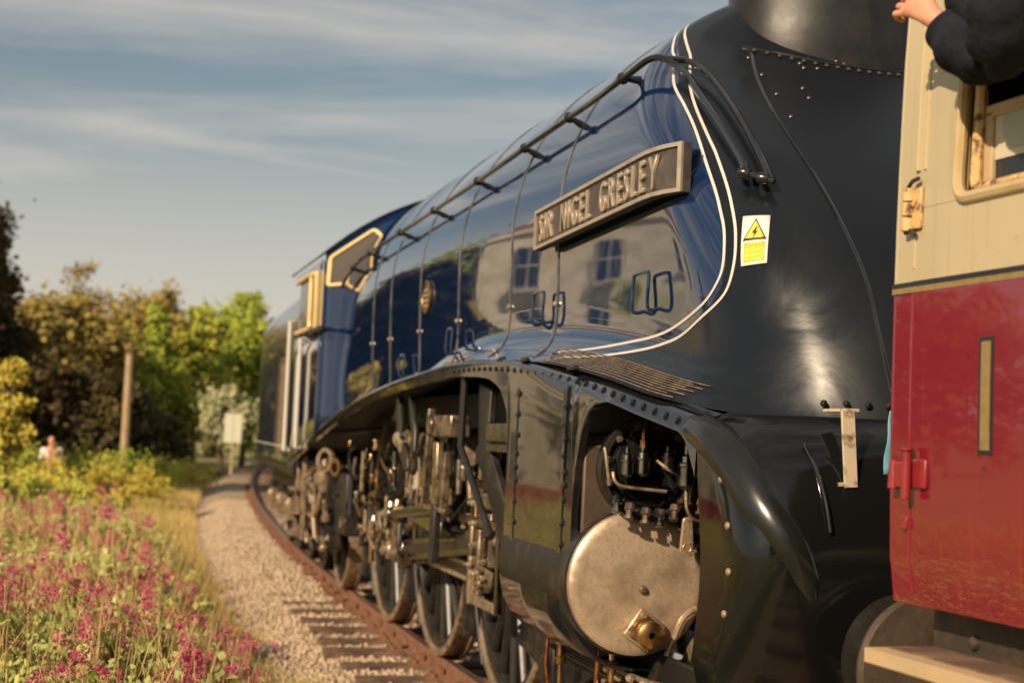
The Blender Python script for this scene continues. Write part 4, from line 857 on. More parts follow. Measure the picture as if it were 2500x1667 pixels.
for X in (1.1, 2.7, 4.3, 5.95):
    for sgn in (1, -1):
        q = MB(); q.lathe([(-.07, .635), (.06, .632), (.07, .56), (-.07, .55)], (X, .75*sgn, .635), (0, sgn, 0), 40, closed=True); q.lathe([(0, .56), (.01, .3), (.06, .12), (.08, .001)], (X, .74*sgn, .635), (0, sgn, 0), 32); q.build('tender_wheel', mat_frame, ten, ang=30)
    q = MB(); q.box((X, 1.08, .66), (.26, .14, .30)); q.box((X, 1.16, .70), (.18, .03, .16)); q.build('axlebox', mat_steel, tf, bevel=.015)
    for k in range(4):
        q = MB(); q.box((X, 1.08, .86+k*.022), (1.0-.18*k, .08, .018)); q.build('leaf_spring', mat_frame, tf)
q = MB(); q.box((.45, 1.2, .85), (.5, .2, .03)); q.box((.45, 1.2, .5), (.5, .2, .03)); q.box((.2, 1.22, .85), (.03, .04, .8)); q.box((.7, 1.22, .85), (.03, .04, .8)); q.build('tender_steps', mat_steel, ten)

# ================================================================== COACH
CR = .035
coach = empty('passenger_coach', (-.985, 0, 0), CR, 'crimson and cream passenger coach with rusty door hinges, cropped by right edge', 'coach')
ysd = hermite([1.30, 1.38, 1.7, 2.24, 2.6, 3.0, 3.3, 3.5], [1.355, 1.375, 1.395, 1.40, 1.395, 1.38, 1.35, 1.30])
def cpanel(name, x0, x1, z0, z1, mt, parent, sgn=1, off=0, th=.03, nz=8, bevel=0):
    m = MB(); nx = 2 if abs(x1-x0) < 1.5 else 6
    rows = [[(x, (ysd(z)+off)*sgn, z) for z in lin(z0, z1, nz)] for x in lin(x0, x1, nx)]
    inn = [[(x, (ysd(z)+off-th)*sgn, z) for z in lin(z0, z1, nz)] for x in lin(x0, x1, nx)]
    fl_ = (sgn > 0)
    m.grid(rows, flip=fl_); m.grid(inn, flip=not fl_)
    m.grid([[r[0] for r in rows], [r[0] for r in inn]], flip=not fl_); m.grid([[r[-1] for r in rows], [r[-1] for r in inn]], flip=fl_)
    m.grid([rows[0], inn[0]], flip=fl_); m.grid([rows[-1], inn[-1]], flip=not fl_)
    return m.build(name, mt, parent, ang=40, bevel=bevel)
WZ = 2.225; CL = -18.5
# end pillar
cpanel('lower_panel', -.004, -.098, 1.375, WZ-.001, mat_crimson, coach); cpanel('upper_panel', -.004, -.098, WZ+.031, 3.36, mat_cream, coach)
m = MB(); m.tube([(-.012, ysd(z)-.012, z) for z in lin(1.38, 2.22, 10)], .014, 8); m.build('corner_bead', mat_crimson, coach)
m = MB(); m.tube([(-.012, ysd(z)-.012, z) for z in lin(2.262, 3.34, 10)], .014, 8); m.build('corner_bead', mat_cream, coach)
m = MB(); m.tube([(-.118, ysd(z)+.003, z) for z in lin(2.56, 3.34, 8)], .012, 8); m.build('pillar_bead', mat_cream, coach)
m = MB(); m.tube([(-.150, ysd(z)-.001, z) for z in lin(2.56, 3.34, 8)], .010, 8); m.build('pillar_bead', mat_cream, coach)
m = MB(); m.tube([(-.112, ysd(z)+.001, z) for z in lin(1.40, 1.66, 5)], .007, 8); m.build('door_edge_bead', mat_crimson, coach)
m = MB(); m.tube([(-.112, ysd(z)+.001, z) for z in lin(1.79, 2.22, 5)], .007, 8); m.build('door_edge_bead', mat_crimson, coach)
m = MB(); m.tube([(-.112, ysd(z)+.001, z) for z in lin(2.29, 2.39, 5)], .007, 8); m.build('door_edge_bead', mat_cream, coach)
cpanel('black_line', 0, CL, WZ+.0165, WZ+.030, mat_linebk, coach, off=.0045, th=.02, nz=3); cpanel('gold_line', 0, CL, WZ, WZ+.016, mat_gold, coach, off=.0045, th=.02, nz=3)
# door
door = empty('door', (0, 0, 0)); door.parent = coach
D0, D1 = -.104, -1.02; W0, W1 = -.315, -.86; WB, WT = 2.455, 3.22
cpanel('lower_door_panel', D0, D1, 1.375, WZ-.001, mat_crimson, door, off=.004); cpanel('waist_panel', D0, D1, WZ+.031, WB-.001, mat_cream, door, off=.004)
cpanel('door_stile', D0, W0, WB, 3.30, mat_cream, door, off=.004); cpanel('door_stile', W1, D1, WB, 3.30, mat_cream, door, off=.004); cpanel('door_head', W0-.001, W1+.001, WT, 3.30, mat_cream, door, off=.004)
cpanel('cantrail_panel', -.104, D1, 3.303, 3.36, mat_cream, coach)
# rounded window moulding
fr = rounded_poly([(W0, WB), (W0, WT), (W1, WT), (W1, WB)], .055, 6)
m = MB(); m.tube([(a, ysd(b_)+.006, b_) for a, b_ in fr], 0.017, 8, closed=True); mo_ = m.build('window_moulding', M('yellowed_cream_moulding', (.46, .36, .20), .32, coat=.3, var=(9, (.40, .24, .085), .50, .72)), door)
fr2 = rounded_poly([(W0-.026, WB+.026), (W0-.026, WT-.026), (W1+.026, WT-.026), (W1+.026, WB+.026)], .03, 5)
m = MB(); m.tube([(a, ysd(b_)-.03, b_) for a, b_ in fr2], .016, 8, closed=True); m.build('rusty_rebate', mat_rust, door)
# lowered droplight
DT = 2.685
m = MB(); m.box(((W0+W1)/2, 1.335, DT), (W0-W1-.05, .03, .035)); dl = m.build('droplight_rail', mat_wood, door, bevel=.006)
m = MB(); m.box((W0-.045, 1.335, (WB+DT)/2), (.05, .03, DT-WB)); m.build('droplight_stile', mat_wood, dl, bevel=.005)
m = MB(); m.box((W1+.045, 1.335, (WB+DT)/2), (.05, .03, DT-WB)); m.build('droplight_stile', mat_wood, dl, bevel=.005)
mat_frost = M('frosted_glass', (.34, .36, .30), .5, var=(4, (.42, .43, .36), .4, .7)); mat_blind = M('pale_glass_edge', (.52, .46, .36), .4)
m = MB(); m.box(((W0+W1)/2, 1.333, (WB+DT)/2-.01), (W0-W1-.14, .008, DT-WB-.02)); m.build('droplight_glass', mat_navy, dl)
m = MB(); m.box(((W0+W1)/2, 1.3395, 2.612), (W0-W1-.142, .003, .115)); pg = m.build('frosted_band', mat_blind, dl)
m = MB(); m.prism(rounded_poly([(W0-.095, 2.668), (W1+.09, 2.668), (W1+.09, 2.575), (W0-.12, 2.575)], .045, 6), lambda a, b_, d: Vector((a, 1.3415+d, b_)), .002); m.build('frosted_patch', mat_frost, pg)
m = MB(); m.cyl((W0-.03, 1.345, DT+.005), (W0-.03, 1.345, DT+.06), .010, n=8); m.build('window_catch', mat_copper, dl)
# hinges
mat_rusti = M('rusted_iron', (.04, .022, .014), .85, bump=(60, .5, .004))
h = MB(); h.box((-.128, ysd(2.45)+.010, 2.455), (.045, .012, .115)); ho = h.build('upper_hinge', mat_rust, door, bevel=.004)
for z in (2.495, 2.455, 2.412):
    q = MB(); q.cyl((-.095, ysd(z)+.018, z-.018), (-.095, ysd(z)+.018, z+.018), .019, n=14); q.build('hinge_knuckle', mat_rust, ho, bevel=.002)
q = MB(); q.tube(smoothpts([(-.09, ysd(2.52)+.02, 2.515), (-.115, ysd(2.5)+.022, 2.53), (-.145, ysd(2.5)+.02, 2.535)], 4), .006, 6); q.build('hinge_pin', mat_rusti, ho); q = MB(); q.tube(smoothpts([(-.085, ysd(2.4)+.02, 2.39), (-.115, ysd(2.4)+.022, 2.395), (-.135, ysd(2.4)+.018, 2.38)], 4), .006, 6); q.build('hinge_pin', mat_rusti, ho)
h = MB(); h.box((-.105, ysd(1.73)+.016, 1.725), (.075, .032, .072)); h.box((-.17, ysd(1.73)+.008, 1.73), (.07, .014, .08)); ho2 = h.build('lower_hinge', mat_redhinge, door, bevel=.006)
q = MB(); q.cyl((-.066, ysd(1.7)+.026, 1.685), (-.066, ysd(1.7)+.026, 1.765), .017, .014, n=14); q.build('hinge_knuckle', mat_redhinge, ho2, bevel=.003)
q = MB(); q.cyl((-.142, ysd(1.7)+.034, 1.66), (-.142, ysd(1.7)+.034, 1.79), .013, n=14); q.cyl((-.142, ysd(1.7)+.034, 1.79), (-.142, ysd(1.7)+.034, 1.80), .018, n=14); q.build('hinge_pin', mat_redhinge, ho2, bevel=.003)
q = MB(); q.box((-.10, ysd(1.6)+.010, 1.595), (.03, .012, .035)); q.build('door_stop', mat_redhinge, door, bevel=.003)
# gap strip between pillar and door
m = MB(); m.grid([[(x, ysd(z)-.02, z) for z in lin(1.38, 3.3, 10)] for x in (-.096, -.106)], flip=True); m.build('door_gap', mat_dark, door)
# gold upright marking with black outline
for nm, mt, e, o_ in (('marking_outline', mat_linebk, .012, .0015), ('gold_marking', mat_gold, 0, .003)):
    cpanel(nm, -.448+e, -.488-e, 1.80-e, 2.075+e, mt, door, off=.004+o_, th=.012, nz=4)
# remaining body side with compartments
cpanel('lower_panel', D1-.006, CL, 1.375, WZ-.001, mat_crimson, coach); cpanel('waist_panel', D1-.006, CL, WZ+.031, 2.50, mat_cream, coach); cpanel('cantrail_panel', D1-.006, CL, 3.15, 3.36, mat_cream, coach)
xx = D1-.006
while xx > CL+1:
    x1 = xx-.55; cpanel('window_pillar', xx, x1, 2.501, 3.149, mat_cream, coach)
    q = MB(); q.box((x1-.65, 1.36, 2.82), (1.3, .01, .65)); q.build('compartment_window', mat_navy, coach); xx = x1-1.3
cpanel('window_pillar', xx, CL, 2.501, 3.149, mat_cream, coach)
# far side, end, floor, roof
cpanel('lower_panel', 0, CL, 1.375, WZ, mat_crimson, coach, sgn=-1); cpanel('upper_panel', 0, CL, WZ, 3.36, mat_cream, coach, sgn=-1)
m = MB(); m.box((-.02, 0, 2.36), (.03, 2.70, 1.96)); m.build('coach_end', mat_satin, coach)
m = MB(); m.box((.22, 0, 2.35), (.40, .95, 1.95)); m.build('gangway_bellows', mat_dark, coach, bevel=.03)
m = MB(); m.box((CL/2, 0, 1.56), (-CL-.06, 2.68, .06)); m.build('coach_floor', mat_dark, coach)
m = MB(); m.box((-1.5, .55, 2.4), (.03, 1.5, 1.7)); m.build('vestibule_partition', mat_dark, coach)
m = MB(); m.grid([[(x, 1.352*math.sin(a), 3.36+.52*math.cos(a)) for a in lin(-math.pi/2, math.pi/2, 21)] for x in lin(0.02, CL, 4)]); m.build('coach_roof', M('grey_roof_paint', (.12, .115, .11), .7, var=(5, (.18, .165, .15), .4, .7)), coach, solid=.03)
m = MB(); m.box((CL/2-.02, 1.22, 1.245), (-CL-.04, .10, .24)); m.build('solebar', mat_under, coach, bevel=.008)
m = MB(); m.box((-.05, 0, 1.06), (.12, 2.5, .36)); m.build('headstock', mat_under, coach, bevel=.01)
for i in range(7):
    q = MB(); q.lathe([(0, .02), (.012, .018), (.018, .008), (.019, .001)], (-.25-i*.21, 1.27, 1.29-.06*(i % 2)), (0, 1, 0), 8); q.build('solebar_rivet', mat_under, coach)
m = MB(); m.box((-.235-2.0, 1.495, 1.258), (4.0, .20, .040)); sb = m.build('step_board', mat_wood, coach, bevel=.004)
m = MB(); m.box((-.255-1.98, 1.47, 1.2795), (3.95, .135, .006)); m.build('worn_tread', M('worn_brown_tread', (.10, .06, .035), .8, var=(8, (.22, .14, .08), .45, .7), bump=(30, .4, .006)), sb)
for X in (-.6, -1.6, -3.0): 
    q = MB(); q.box((X, 1.40, 1.15), (.05, .035, .22), rx=.5); q.build('step_bracket', mat_under, sb)
for sgn in (1, -1):
    bf = MB(); bf.lathe([(0, .001), (0, .20), (-.012, .255), (-.035, .262), (-.055, .25), (-.075, .09), (-.35, .075), (-.36, .12), (-.72, .135), (-.74, .19), (-.78, .19)], (.842, .79*sgn-.03, 1.05), (1, 0, 0), 44); bf.build('buffer', mat_bufferface, coach, ang=30)
m = MB(); m.tube(smoothpts([(.0, .45, 1.0), (.25, .45, .75), (.55, .42, .7), (.8, .4, .85)], 6), .035, 10); m.build('brake_hose', mat_dark, coach)
m = MB(); m.tube(smoothpts([(-.15, 1.25, 1.15), (-.12, 1.3, 1.0), (-.2, 1.28, .85), (-.6, 1.2, .8)], 6), .012, 8); m.tube(smoothpts([(-.45, 1.25, 1.12), (-.43, 1.3, .98), (-.5, 1.28, .9)], 6), .016, 8); m.build('underframe_pipe', mat_under, coach)
# pale blue cloth strip
mat_clothb = M('pale_blue_cloth', (.14, .36, .46), .9, var=(12, (.10, .28, .38), .4, .7), bump=(40, .4, .004))
m = MB(); rows = []
for i in range(9):
    z = 1.925-.215*i/8; k = .006*math.sin(i*1.3); hw = .012+.010*i/8
    rows.append([(-.20+k, .935-hw+.01*i/8, z), (-.195+k+.006, .935+.01*i/8, z), (-.20+k, .935+hw+.01*i/8, z)])
m.grid(rows); clo = m.build('hanging_cloth', mat_clothb, solid=.004, ang=180); tag(clo, 'pale blue cloth strip hanging between the loco nose and coach end', 'cloth')

# ================================================================== PEOPLE
def skin_mesh(name, joints, edges, mat_, sub=2):
    names = list(joints); me = bpy.data.meshes.new(name); me.from_pydata([joints[n][0] for n in names], [(names.index(a), names.index(b_)) for a, b_ in edges], []); me.update()
    o = bpy.data.objects.new(name, me); col.objects.link(o); md = o.modifiers.new('skin', 'SKIN'); md.use_smooth_shade = True
    for v, n in zip(me.skin_vertices[0].data, names):
        r = joints[n][1]; v.radius = r if isinstance(r, tuple) else (r, r)
    me.skin_vertices[0].data[0].use_root = True
    s_ = o.modifiers.new('sub', 'SUBSURF'); s_.levels = sub; s_.render_levels = sub
    dg = bpy.context.evaluated_depsgraph_get(); bm_ = bpy.data.meshes.new_from_object(o.evaluated_get(dg)); bpy.data.objects.remove(o)
    bm_.materials.clear(); bm_.materials.append(mat_); bm_.shade_smooth(); return bm_
# leaning passenger
J = {}
def j(n, p, r): J[n] = (p, r)
j('pelvis', (-1.85, .88, 2.52), (.15, .12)); j('waist', (-1.80, 1.10, 2.76), (.15, .11)); j('chest', (-1.71, 1.36, 2.95), (.17, .115)); j('collar', (-1.66, 1.43, 3.10), (.09, .08)); j('neck', (-1.63, 1.49, 3.18), .055); j('jaw', (-1.59, 1.55, 3.26), (.068, .075)); j('skull', (-1.58, 1.56, 3.37), (.08, .092)); j('crown', (-1.59, 1.55, 3.44), (.055, .06))
j('nose', (-1.51, 1.64, 3.31), .018)
j('hipA', (-1.85, .80, 2.45), .10); j('kneeA', (-1.82, .85, 2.05), .065); j('ankA', (-1.85, .70, 1.68), .045); j('toeA', (-1.80, .85, 1.63), .035)
j('hipB', (-2.06, .80, 2.45), .10); j('kneeB', (-2.08, .85, 2.05), .065); j('ankB', (-2.06, .70, 1.68), .045); j('toeB', (-2.02, .85, 1.63), .035)
j('shA', (-1.53, 1.42, 3.05), .068); j('elA', (-1.585, 1.46, 2.75), .05); j('wrA', (-1.475, 1.535, 2.885), .028)
j('palmA', (-1.425, 1.553, 2.925), (.022, .036)); j('knA', (-1.38, 1.565, 2.955), (.018, .036))
j('shB', (-1.89, 1.40, 3.04), .068); j('elB', (-1.70, 1.50, 2.715), .05); j('wrB', (-1.87, 1.60, 2.90), .028); j('palmB', (-1.895, 1.615, 2.94), (.022, .036)); j('knB', (-1.91, 1.625, 2.975), (.018, .036))
E_ = [('pelvis', 'waist'), ('waist', 'chest'), ('chest', 'collar'), ('collar', 'neck'), ('neck', 'jaw'), ('jaw', 'skull'), ('skull', 'crown'), ('jaw', 'nose'), ('pelvis', 'hipA'), ('hipA', 'kneeA'), ('kneeA', 'ankA'), ('ankA', 'toeA'), ('pelvis', 'hipB'), ('hipB', 'kneeB'), ('kneeB', 'ankB'), ('ankB', 'toeB'), ('chest', 'shA'), ('shA', 'elA'), ('elA', 'wrA'), ('wrA', 'palmA'), ('palmA', 'knA'), ('chest', 'shB'), ('shB', 'elB'), ('elB', 'wrB'), ('wrB', 'palmB'), ('palmB', 'knB')]
for s_, base, kn, dirv, side in (('A', 'palmA', 'knA', Vector((.8, .25, .3)).normalized(), Vector((-.25, -.45, .85)).normalized()), ('B', 'palmB', 'knB', Vector((-.35, .25, .9)).normalized(), Vector((-.25, -.45, .85)).normalized())):
    P0 = Vector(J[kn][0]); curl = dirv.cross(side).normalized(); curl = -curl if curl.y > 0 else curl
    for fi, (off, ln) in enumerate(((-.036, .060), (-.013, .072), (.011, .076), (.034, .068))):
        a = P0+side*off; b1 = a+dirv*ln*.5+curl*.006; b2 = b1+dirv*ln*.16+curl*ln*.42; b3 = b2-dirv*ln*.28+curl*ln*.16
        for k, (p, r) in enumerate(((a, .0105), (b1, .0100), (b2, .0090), (b3, .0080))): j(f'f{s_}{fi}{k}', tuple(p), r)
        E_ += [(kn, f'f{s_}{fi}0')]+[(f'f{s_}{fi}{k}', f'f{s_}{fi}{k+1}') for k in range(3)]
    a = Vector(J[base][0])+side*.036; b1 = a+side*.022+dirv*.02+curl*.012; b2 = b1+dirv*.035+curl*.012; b3 = b2+dirv*.024-side*.006+curl*.004
    for k, (p, r) in enumerate(((a, .014), (b1, .0125), (b2, .011), (b3, .009))): j(f't{s_}{k}', tuple(p), r)
    E_ += [(base, f't{s_}0')]+[(f't{s_}{k}', f't{s_}{k+1}') for k in range(3)]
per = empty('person', (-1.95, .80, 1.6), label='person in dark navy fleece resting an elbow on the lowered coach window', cat='person')
def pchild(name, me):
    o = link(name, me, per); o.location = (1.95, -.80, -1.6); return o
pchild('body', skin_mesh('body', J, E_, mat_skin, 2))
K = {n: J[n] for n in ('pelvis', 'waist', 'chest', 'collar', 'shA', 'elA', 'shB', 'elB')}
K['pelvis'] = (J['pelvis'][0], (.19, .16)); K['waist'] = (J['waist'][0], (.20, .16)); K['chest'] = (J['chest'][0], (.22, .17)); K['collar'] = (J['collar'][0], (.12, .115))
K['shA'] = (J['shA'][0], .10); K['elA'] = (J['elA'][0], .092); K['shB'] = (J['shB'][0], .10); K['elB'] = (J['elB'][0], .092)
K['upA'] = ((-1.575, 1.44, 2.88), .105); K['foA'] = ((-1.545, 1.49, 2.80), .090); K['cuA'] = ((-1.493, 1.522, 2.862), .066); K['ceA'] = ((-1.480, 1.530, 2.879), .055)
K['upB'] = ((-1.80, 1.46, 2.87), .100); K['foB'] = ((-1.78, 1.55, 2.80), .088); K['cuB'] = ((-1.85, 1.59, 2.88), .062)
jk = skin_mesh('jacket', K, [('pelvis', 'waist'), ('waist', 'chest'), ('chest', 'collar'), ('chest', 'shA'), ('shA', 'upA'), ('upA', 'elA'), ('elA', 'foA'), ('foA', 'cuA'), ('cuA', 'ceA'), ('chest', 'shB'), ('shB', 'upB'), ('upB', 'elB'), ('elB', 'foB'), ('foB', 'cuB')], mat_fleece, 3)
# cloth folds: displace along normals with ring-like creases
nv = len(jk.vertices); co = np.zeros(nv*3, np.float32); no_ = np.zeros(nv*3, np.float32); jk.vertices.foreach_get('co', co); jk.vertices.foreach_get('normal', no_); co = co.reshape(-1, 3); no_ = no_.reshape(-1, 3)
elb = np.array((-1.70, 1.50, 2.715)); dd_ = np.linalg.norm(co-elb, axis=1)
fold = .020*(np.abs(np.sin(dd_*36+co[:, 0]*11+co[:, 2]*5))**.6-.75)*np.exp(-(dd_/.20)**2)+.004*np.sin(co[:, 0]*38+co[:, 2]*52+3*np.sin(co[:, 1]*17))
co = co+no_*fold[:, None]; jk.vertices.foreach_set('co', co.ravel().astype(np.float32)); jk.update()
jko = pchild('jacket', jk)
m = MB(); m.tube([(-1.70, 1.54, 3.02), (-1.70, 1.548, 2.95), (-1.70, 1.54, 2.87)], .005, 6); q = link('zip', m.mesh('zip', mat_bright), jko)
m = MB(); m.tube([(-1.66, 1.52, 3.14), (-1.68, 1.55, 3.05), (-1.695, 1.553, 2.96)], .010, 6); q = link('lanyard', m.mesh('lanyard', M('blue_lanyard', (.03, .10, .34), .7)), jko)
Kt = {'pelvis': ((-1.95, .80, 2.50), (.17, .14)), 'hipA': (J['hipA'][0], .12), 'kneeA': (J['kneeA'][0], .09), 'ankA': ((-1.85, .70, 1.72), .07), 'hipB': (J['hipB'][0], .12), 'kneeB': (J['kneeB'][0], .09), 'ankB': ((-2.06, .70, 1.72), .07)}
pchild('trousers', skin_mesh('trousers', Kt, [('pelvis', 'hipA'), ('hipA', 'kneeA'), ('kneeA', 'ankA'), ('pelvis', 'hipB'), ('hipB', 'kneeB'), ('kneeB', 'ankB')], M('dark_trousers', (.03, .03, .035), .9), 2))
Kh = {'a': ((-1.59, 1.53, 3.43), (.078, .085)), 'b': ((-1.62, 1.49, 3.38), (.08, .085)), 'c': ((-1.64, 1.47, 3.30), (.065, .06))}
pchild('hair', skin_mesh('hair', Kh, [('a', 'b'), ('b', 'c')], M('brown_hair', (.05, .03, .018), .7, bump=(60, .6, .005)), 2))
m = MB()
for dx_, dy_ in ((-.055, .075), (.03, .09)): m.lathe([(-.012, .001), (-.008, .009), (0, .012), (.008, .009), (.012, .001)], (-1.58+dx_+.02, 1.56+dy_, 3.355), (.5, .8, 0), 10)
pchild('eyes', m.mesh('eyes', M('eye', (.05, .04, .035), .2)))
# distant figure half hidden by the shrubs
dx0, dy0 = 34.0, 4.55; gz = ground_z(dx0, dy0)
F = {'pelvis': ((0, 0, .95), (.15, .11)), 'waist': ((0, 0, 1.10), (.14, .10)), 'chest': ((0, 0, 1.33), (.17, .11)), 'neck': ((0, 0, 1.50), .05), 'jaw': ((-.02, 0, 1.58), (.065, .07)), 'skull': ((0, 0, 1.68), (.075, .085)), 'crown': ((0, 0, 1.74), .05),
     'shA': ((0, .19, 1.42), .055), 'elA': ((-.05, .26, 1.16), .04), 'wrA': ((-.16, .22, .98), .028), 'haA': ((-.22, .19, .93), (.035, .018)), 'shB': ((0, -.19, 1.42), .055), 'elB': ((.03, -.27, 1.16), .04), 'wrB': ((-.05, -.26, .93), .028), 'haB': ((-.07, -.26, .85), (.035, .018)),
     'hiA': ((0, .09, .88), .085), 'knA': ((-.03, .10, .48), .055), 'anA': ((.02, .10, .08), .04), 'toA': ((-.12, .10, .03), .03), 'hiB': ((0, -.09, .88), .085), 'knB': ((.02, -.10, .48), .055), 'anB': ((.08, -.10, .08), .04), 'toB': ((-.04, -.10, .03), .03)}
FE = [('pelvis', 'waist'), ('waist', 'chest'), ('chest', 'neck'), ('neck', 'jaw'), ('jaw', 'skull'), ('skull', 'crown'), ('chest', 'shA'), ('shA', 'elA'), ('elA', 'wrA'), ('wrA', 'haA'), ('chest', 'shB'), ('shB', 'elB'), ('elB', 'wrB'), ('wrB', 'haB'), ('pelvis', 'hiA'), ('hiA', 'knA'), ('knA', 'anA'), ('anA', 'toA'), ('pelvis', 'hiB'), ('hiB', 'knB'), ('knB', 'anB'), ('anB', 'toB')]
per2 = empty('person', (dx0, dy0, gz-.22), .3, 'distant person in a white top half hidden by shrubs below the dark trees', 'person')
link('body', skin_mesh('body2', F, FE, mat_skin, 2), per2)
Sh = {k: (F[k][0], tuple(v*1.22 for v in F[k][1]) if isinstance(F[k][1], tuple) else F[k][1]*1.3) for k in ('waist', 'chest', 'shA', 'elA', 'shB', 'elB')}
link('white_top', skin_mesh('top2', Sh, [('waist', 'chest'), ('chest', 'shA'), ('shA', 'elA'), ('chest', 'shB'), ('shB', 'elB')], M('white_cotton', (.82, .77, .77), .9), 2), per2)
Tr = {k: (F[k][0], tuple(v*1.15 for v in F[k][1]) if isinstance(F[k][1], tuple) else F[k][1]*1.25) for k in ('pelvis', 'hiA', 'knA', 'anA', 'hiB', 'knB', 'anB')}
link('trousers', skin_mesh('tr2', Tr, [('pelvis', 'hiA'), ('hiA', 'knA'), ('knA', 'anA'), ('pelvis', 'hiB'), ('hiB', 'knB'), ('knB', 'anB')], M('blue_trousers', (.05, .06, .1), .9), 2), per2)
link('hair', skin_mesh('hair2', {'a': ((.02, 0, 1.72), .075), 'b': ((.04, 0, 1.64), .065)}, [('a', 'b')], M('fair_hair', (.2, .11, .06), .8), 2), per2)

# ================================================================== SIGN, POST
sx0, sy0 = 56.0, -1.55
sg = empty('lineside_sign', (sx0, sy0, ground_z(sx0, sy0)-.1), math.radians(178), 'white rectangular board on a post beside the far bend', 'sign')
m = MB(); m.box((0, 0, 1.0), (.09, .09, 2.0)); m.build('post', M('pale_post', (.45, .36, .22), .8), sg, bevel=.01)
m = MB(); m.box((.06, 0, 2.0), (.04, .66, 1.12)); bo = m.build('board', M('white_board', (.62, .60, .46), .6), sg, bevel=.01)
m = MB(); m.box((.082, 0, 2.0), (.004, .05, 1.08)); m.build('board_rib', M('board_rib_paint', (.46, .45, .33), .6), bo)
px0, py0 = 47.0, 2.62
po = empty('timber_post', (px0, py0, ground_z(px0, py0)-.1), 0, 'tall bare timber post standing in front of the dark trees', 'post')
m = MB(); m.cyl((0, 0, 0), (.0, 0, 4.25), .14, .115, n=14); m.build('shaft', M('bleached_timber', (.42, .30, .17), .85, var=(6, (.30, .2, .11), .4, .7)), po)
m = MB(); m.cyl((0, 0, 4.25), (0, 0, 4.33), .13, .05, n=14); m.build('cap', mat_bark, po)

# ================================================================== TREES AND PLANTS
def leaf_cloud(centres, radii, per, size, flat=.0, stretch=(1, 1, 1), jitter=1.0):
    n = len(centres)*per; C_ = np.repeat(np.array(centres), per, 0); Rr = np.repeat(np.array(radii), per)
    d = rng.normal(size=(n, 3)); rad = np.ones(n)*.52
    st__ = np.repeat(rng.uniform(.65, 1.45, (len(centres), 3)), per, 0)
    P = C_ + d*(Rr*rad)[:, None]*st__; d /= np.linalg.norm(d, axis=1)[:, None]
    nrm = d*.5+rng.normal(size=(n, 3))*.55+np.array((0, 0, .2))+np.array(SUN)*.75; nrm /= np.linalg.norm(nrm, axis=1)[:, None]
    t_ = np.cross(nrm, rng.normal(size=(n, 3))); t_ /= np.linalg.norm(t_, axis=1)[:, None]; b_ = np.cross(nrm, t_)
    s_ = size*(.6+.8*rng.random(n))[:, None]
    V = np.stack([P-t_*s_*.5, P+b_*s_*.34+nrm*s_*.06, P+t_*s_*.5, P-b_*s_*.34+nrm*s_*.06], 1)
    return V.reshape(-1, 3), np.arange(n*4).reshape(-1, 4)
def tree(name, x, y, h, rx, rz_, lm, label, group='trees beyond the bend', base=.25, ncl=70, per=150, size=.26, lean=0, seed=None, cat='tree', z=None, irr=.5, trunkr=.16, skirt=False):
    R = random.Random(seed if seed is not None else int(x*31+y*17)); zz = (ground_z(x, y) if z is None else z)-.1
    root = empty(name, (x, y, zz), 0, label, cat, group)
    cz = h*(base+(1-base)/2); hz = h*(1-base)/2; C_ = []; Rd = []
    while len(C_) < ncl:
        d = Vector((R.gauss(0, 1), R.gauss(0, 1), R.gauss(0, 1))).normalized(); rr = R.uniform(.15, 1.0)**.6
        lump = 1+irr*.45*math.sin(d.x*3.1+d.z*4.3+x)+irr*.3*math.sin(d.y*5.2+d.z*3.7+y)
        p = Vector((d.x*rx*rr*lump+lean*(d.z+1)*.5, d.y*rx*rr*lump, cz+d.z*hz*rr*min(lump, 1.05)))
        if p.z < .2: continue
        C_.append(tuple(p)); Rd.append(R.uniform(.20, .42)*rx*(.75+.4*R.random()))
    V, F_ = leaf_cloud(C_, Rd, per, size)
    link('crown', arrays_mesh('crown', V, F_, lm), root)
    q = MB(); tp = [(0, 0, 0), (R.uniform(-.1, .1), R.uniform(-.1, .1), h*.25), (lean*.4+R.uniform(-.2, .2), R.uniform(-.2, .2), h*.55), (lean*.7, R.uniform(-.2, .2), h*.85)]
    q.tube(smoothpts(tp, 5), [trunkr*(1-.045*i) for i in range(16)], 8)
    for _ in range(7):
        b_ = Vector(tp[1]).lerp(Vector(tp[2]), R.random()); e = Vector(R.choice(C_)); q.tube(smoothpts([b_, b_.lerp(e, .5)+Vector((0, 0, .2)), e], 4), [trunkr*.45*(1-.1*i) for i in range(9)], 6)
    q.build('trunk', mat_bark, root)
    return root
tree('evergreen_tree', 38, 7.0, 8.0, 1.25, 0, leaf_dark, 'tall dark evergreen cut off by the left edge of the frame', ncl=170, per=130, size=.20, base=.02, seed=1, irr=.25)
tree('oak_tree', 52, 6.3, 6.3, 1.7, 0, leaf_brown, 'golden brown tree nearest to the left edge evergreen', seed=2, base=.05, ncl=120, per=150)
tree('oak_tree', 57, 4.8, 7.0, 1.9, 0, leaf_brown, 'broad golden brown tree behind the left of the timber post', seed=3, base=.05, ncl=130, per=150)
tree('evergreen_tree', 50.5, 5.4, 3.9, 1.7, 0, leaf_dark, 'dark shaded evergreen low in front of the golden brown trees', seed=4, base=.0, ncl=60, per=150)
tree('evergreen_tree', 50.5, 3.6, 4.1, 1.5, 0, leaf_dark, 'dark shaded evergreen just left of the timber post', seed=14, base=.0, ncl=60, per=150)
tree('bare_tree', 66, 4.1, 8.8, 1.9, 0, leaf_brown, 'thin crowned reddish tree rising above the others behind the post', seed=5, base=.35, ncl=60, per=90, size=.20, irr=.9)
tree('spring_tree', 60, 1.55, 6.8, 1.3, 0, leaf_green, 'bright green tree just right of the timber post', seed=6, base=.02, ncl=56, per=150)
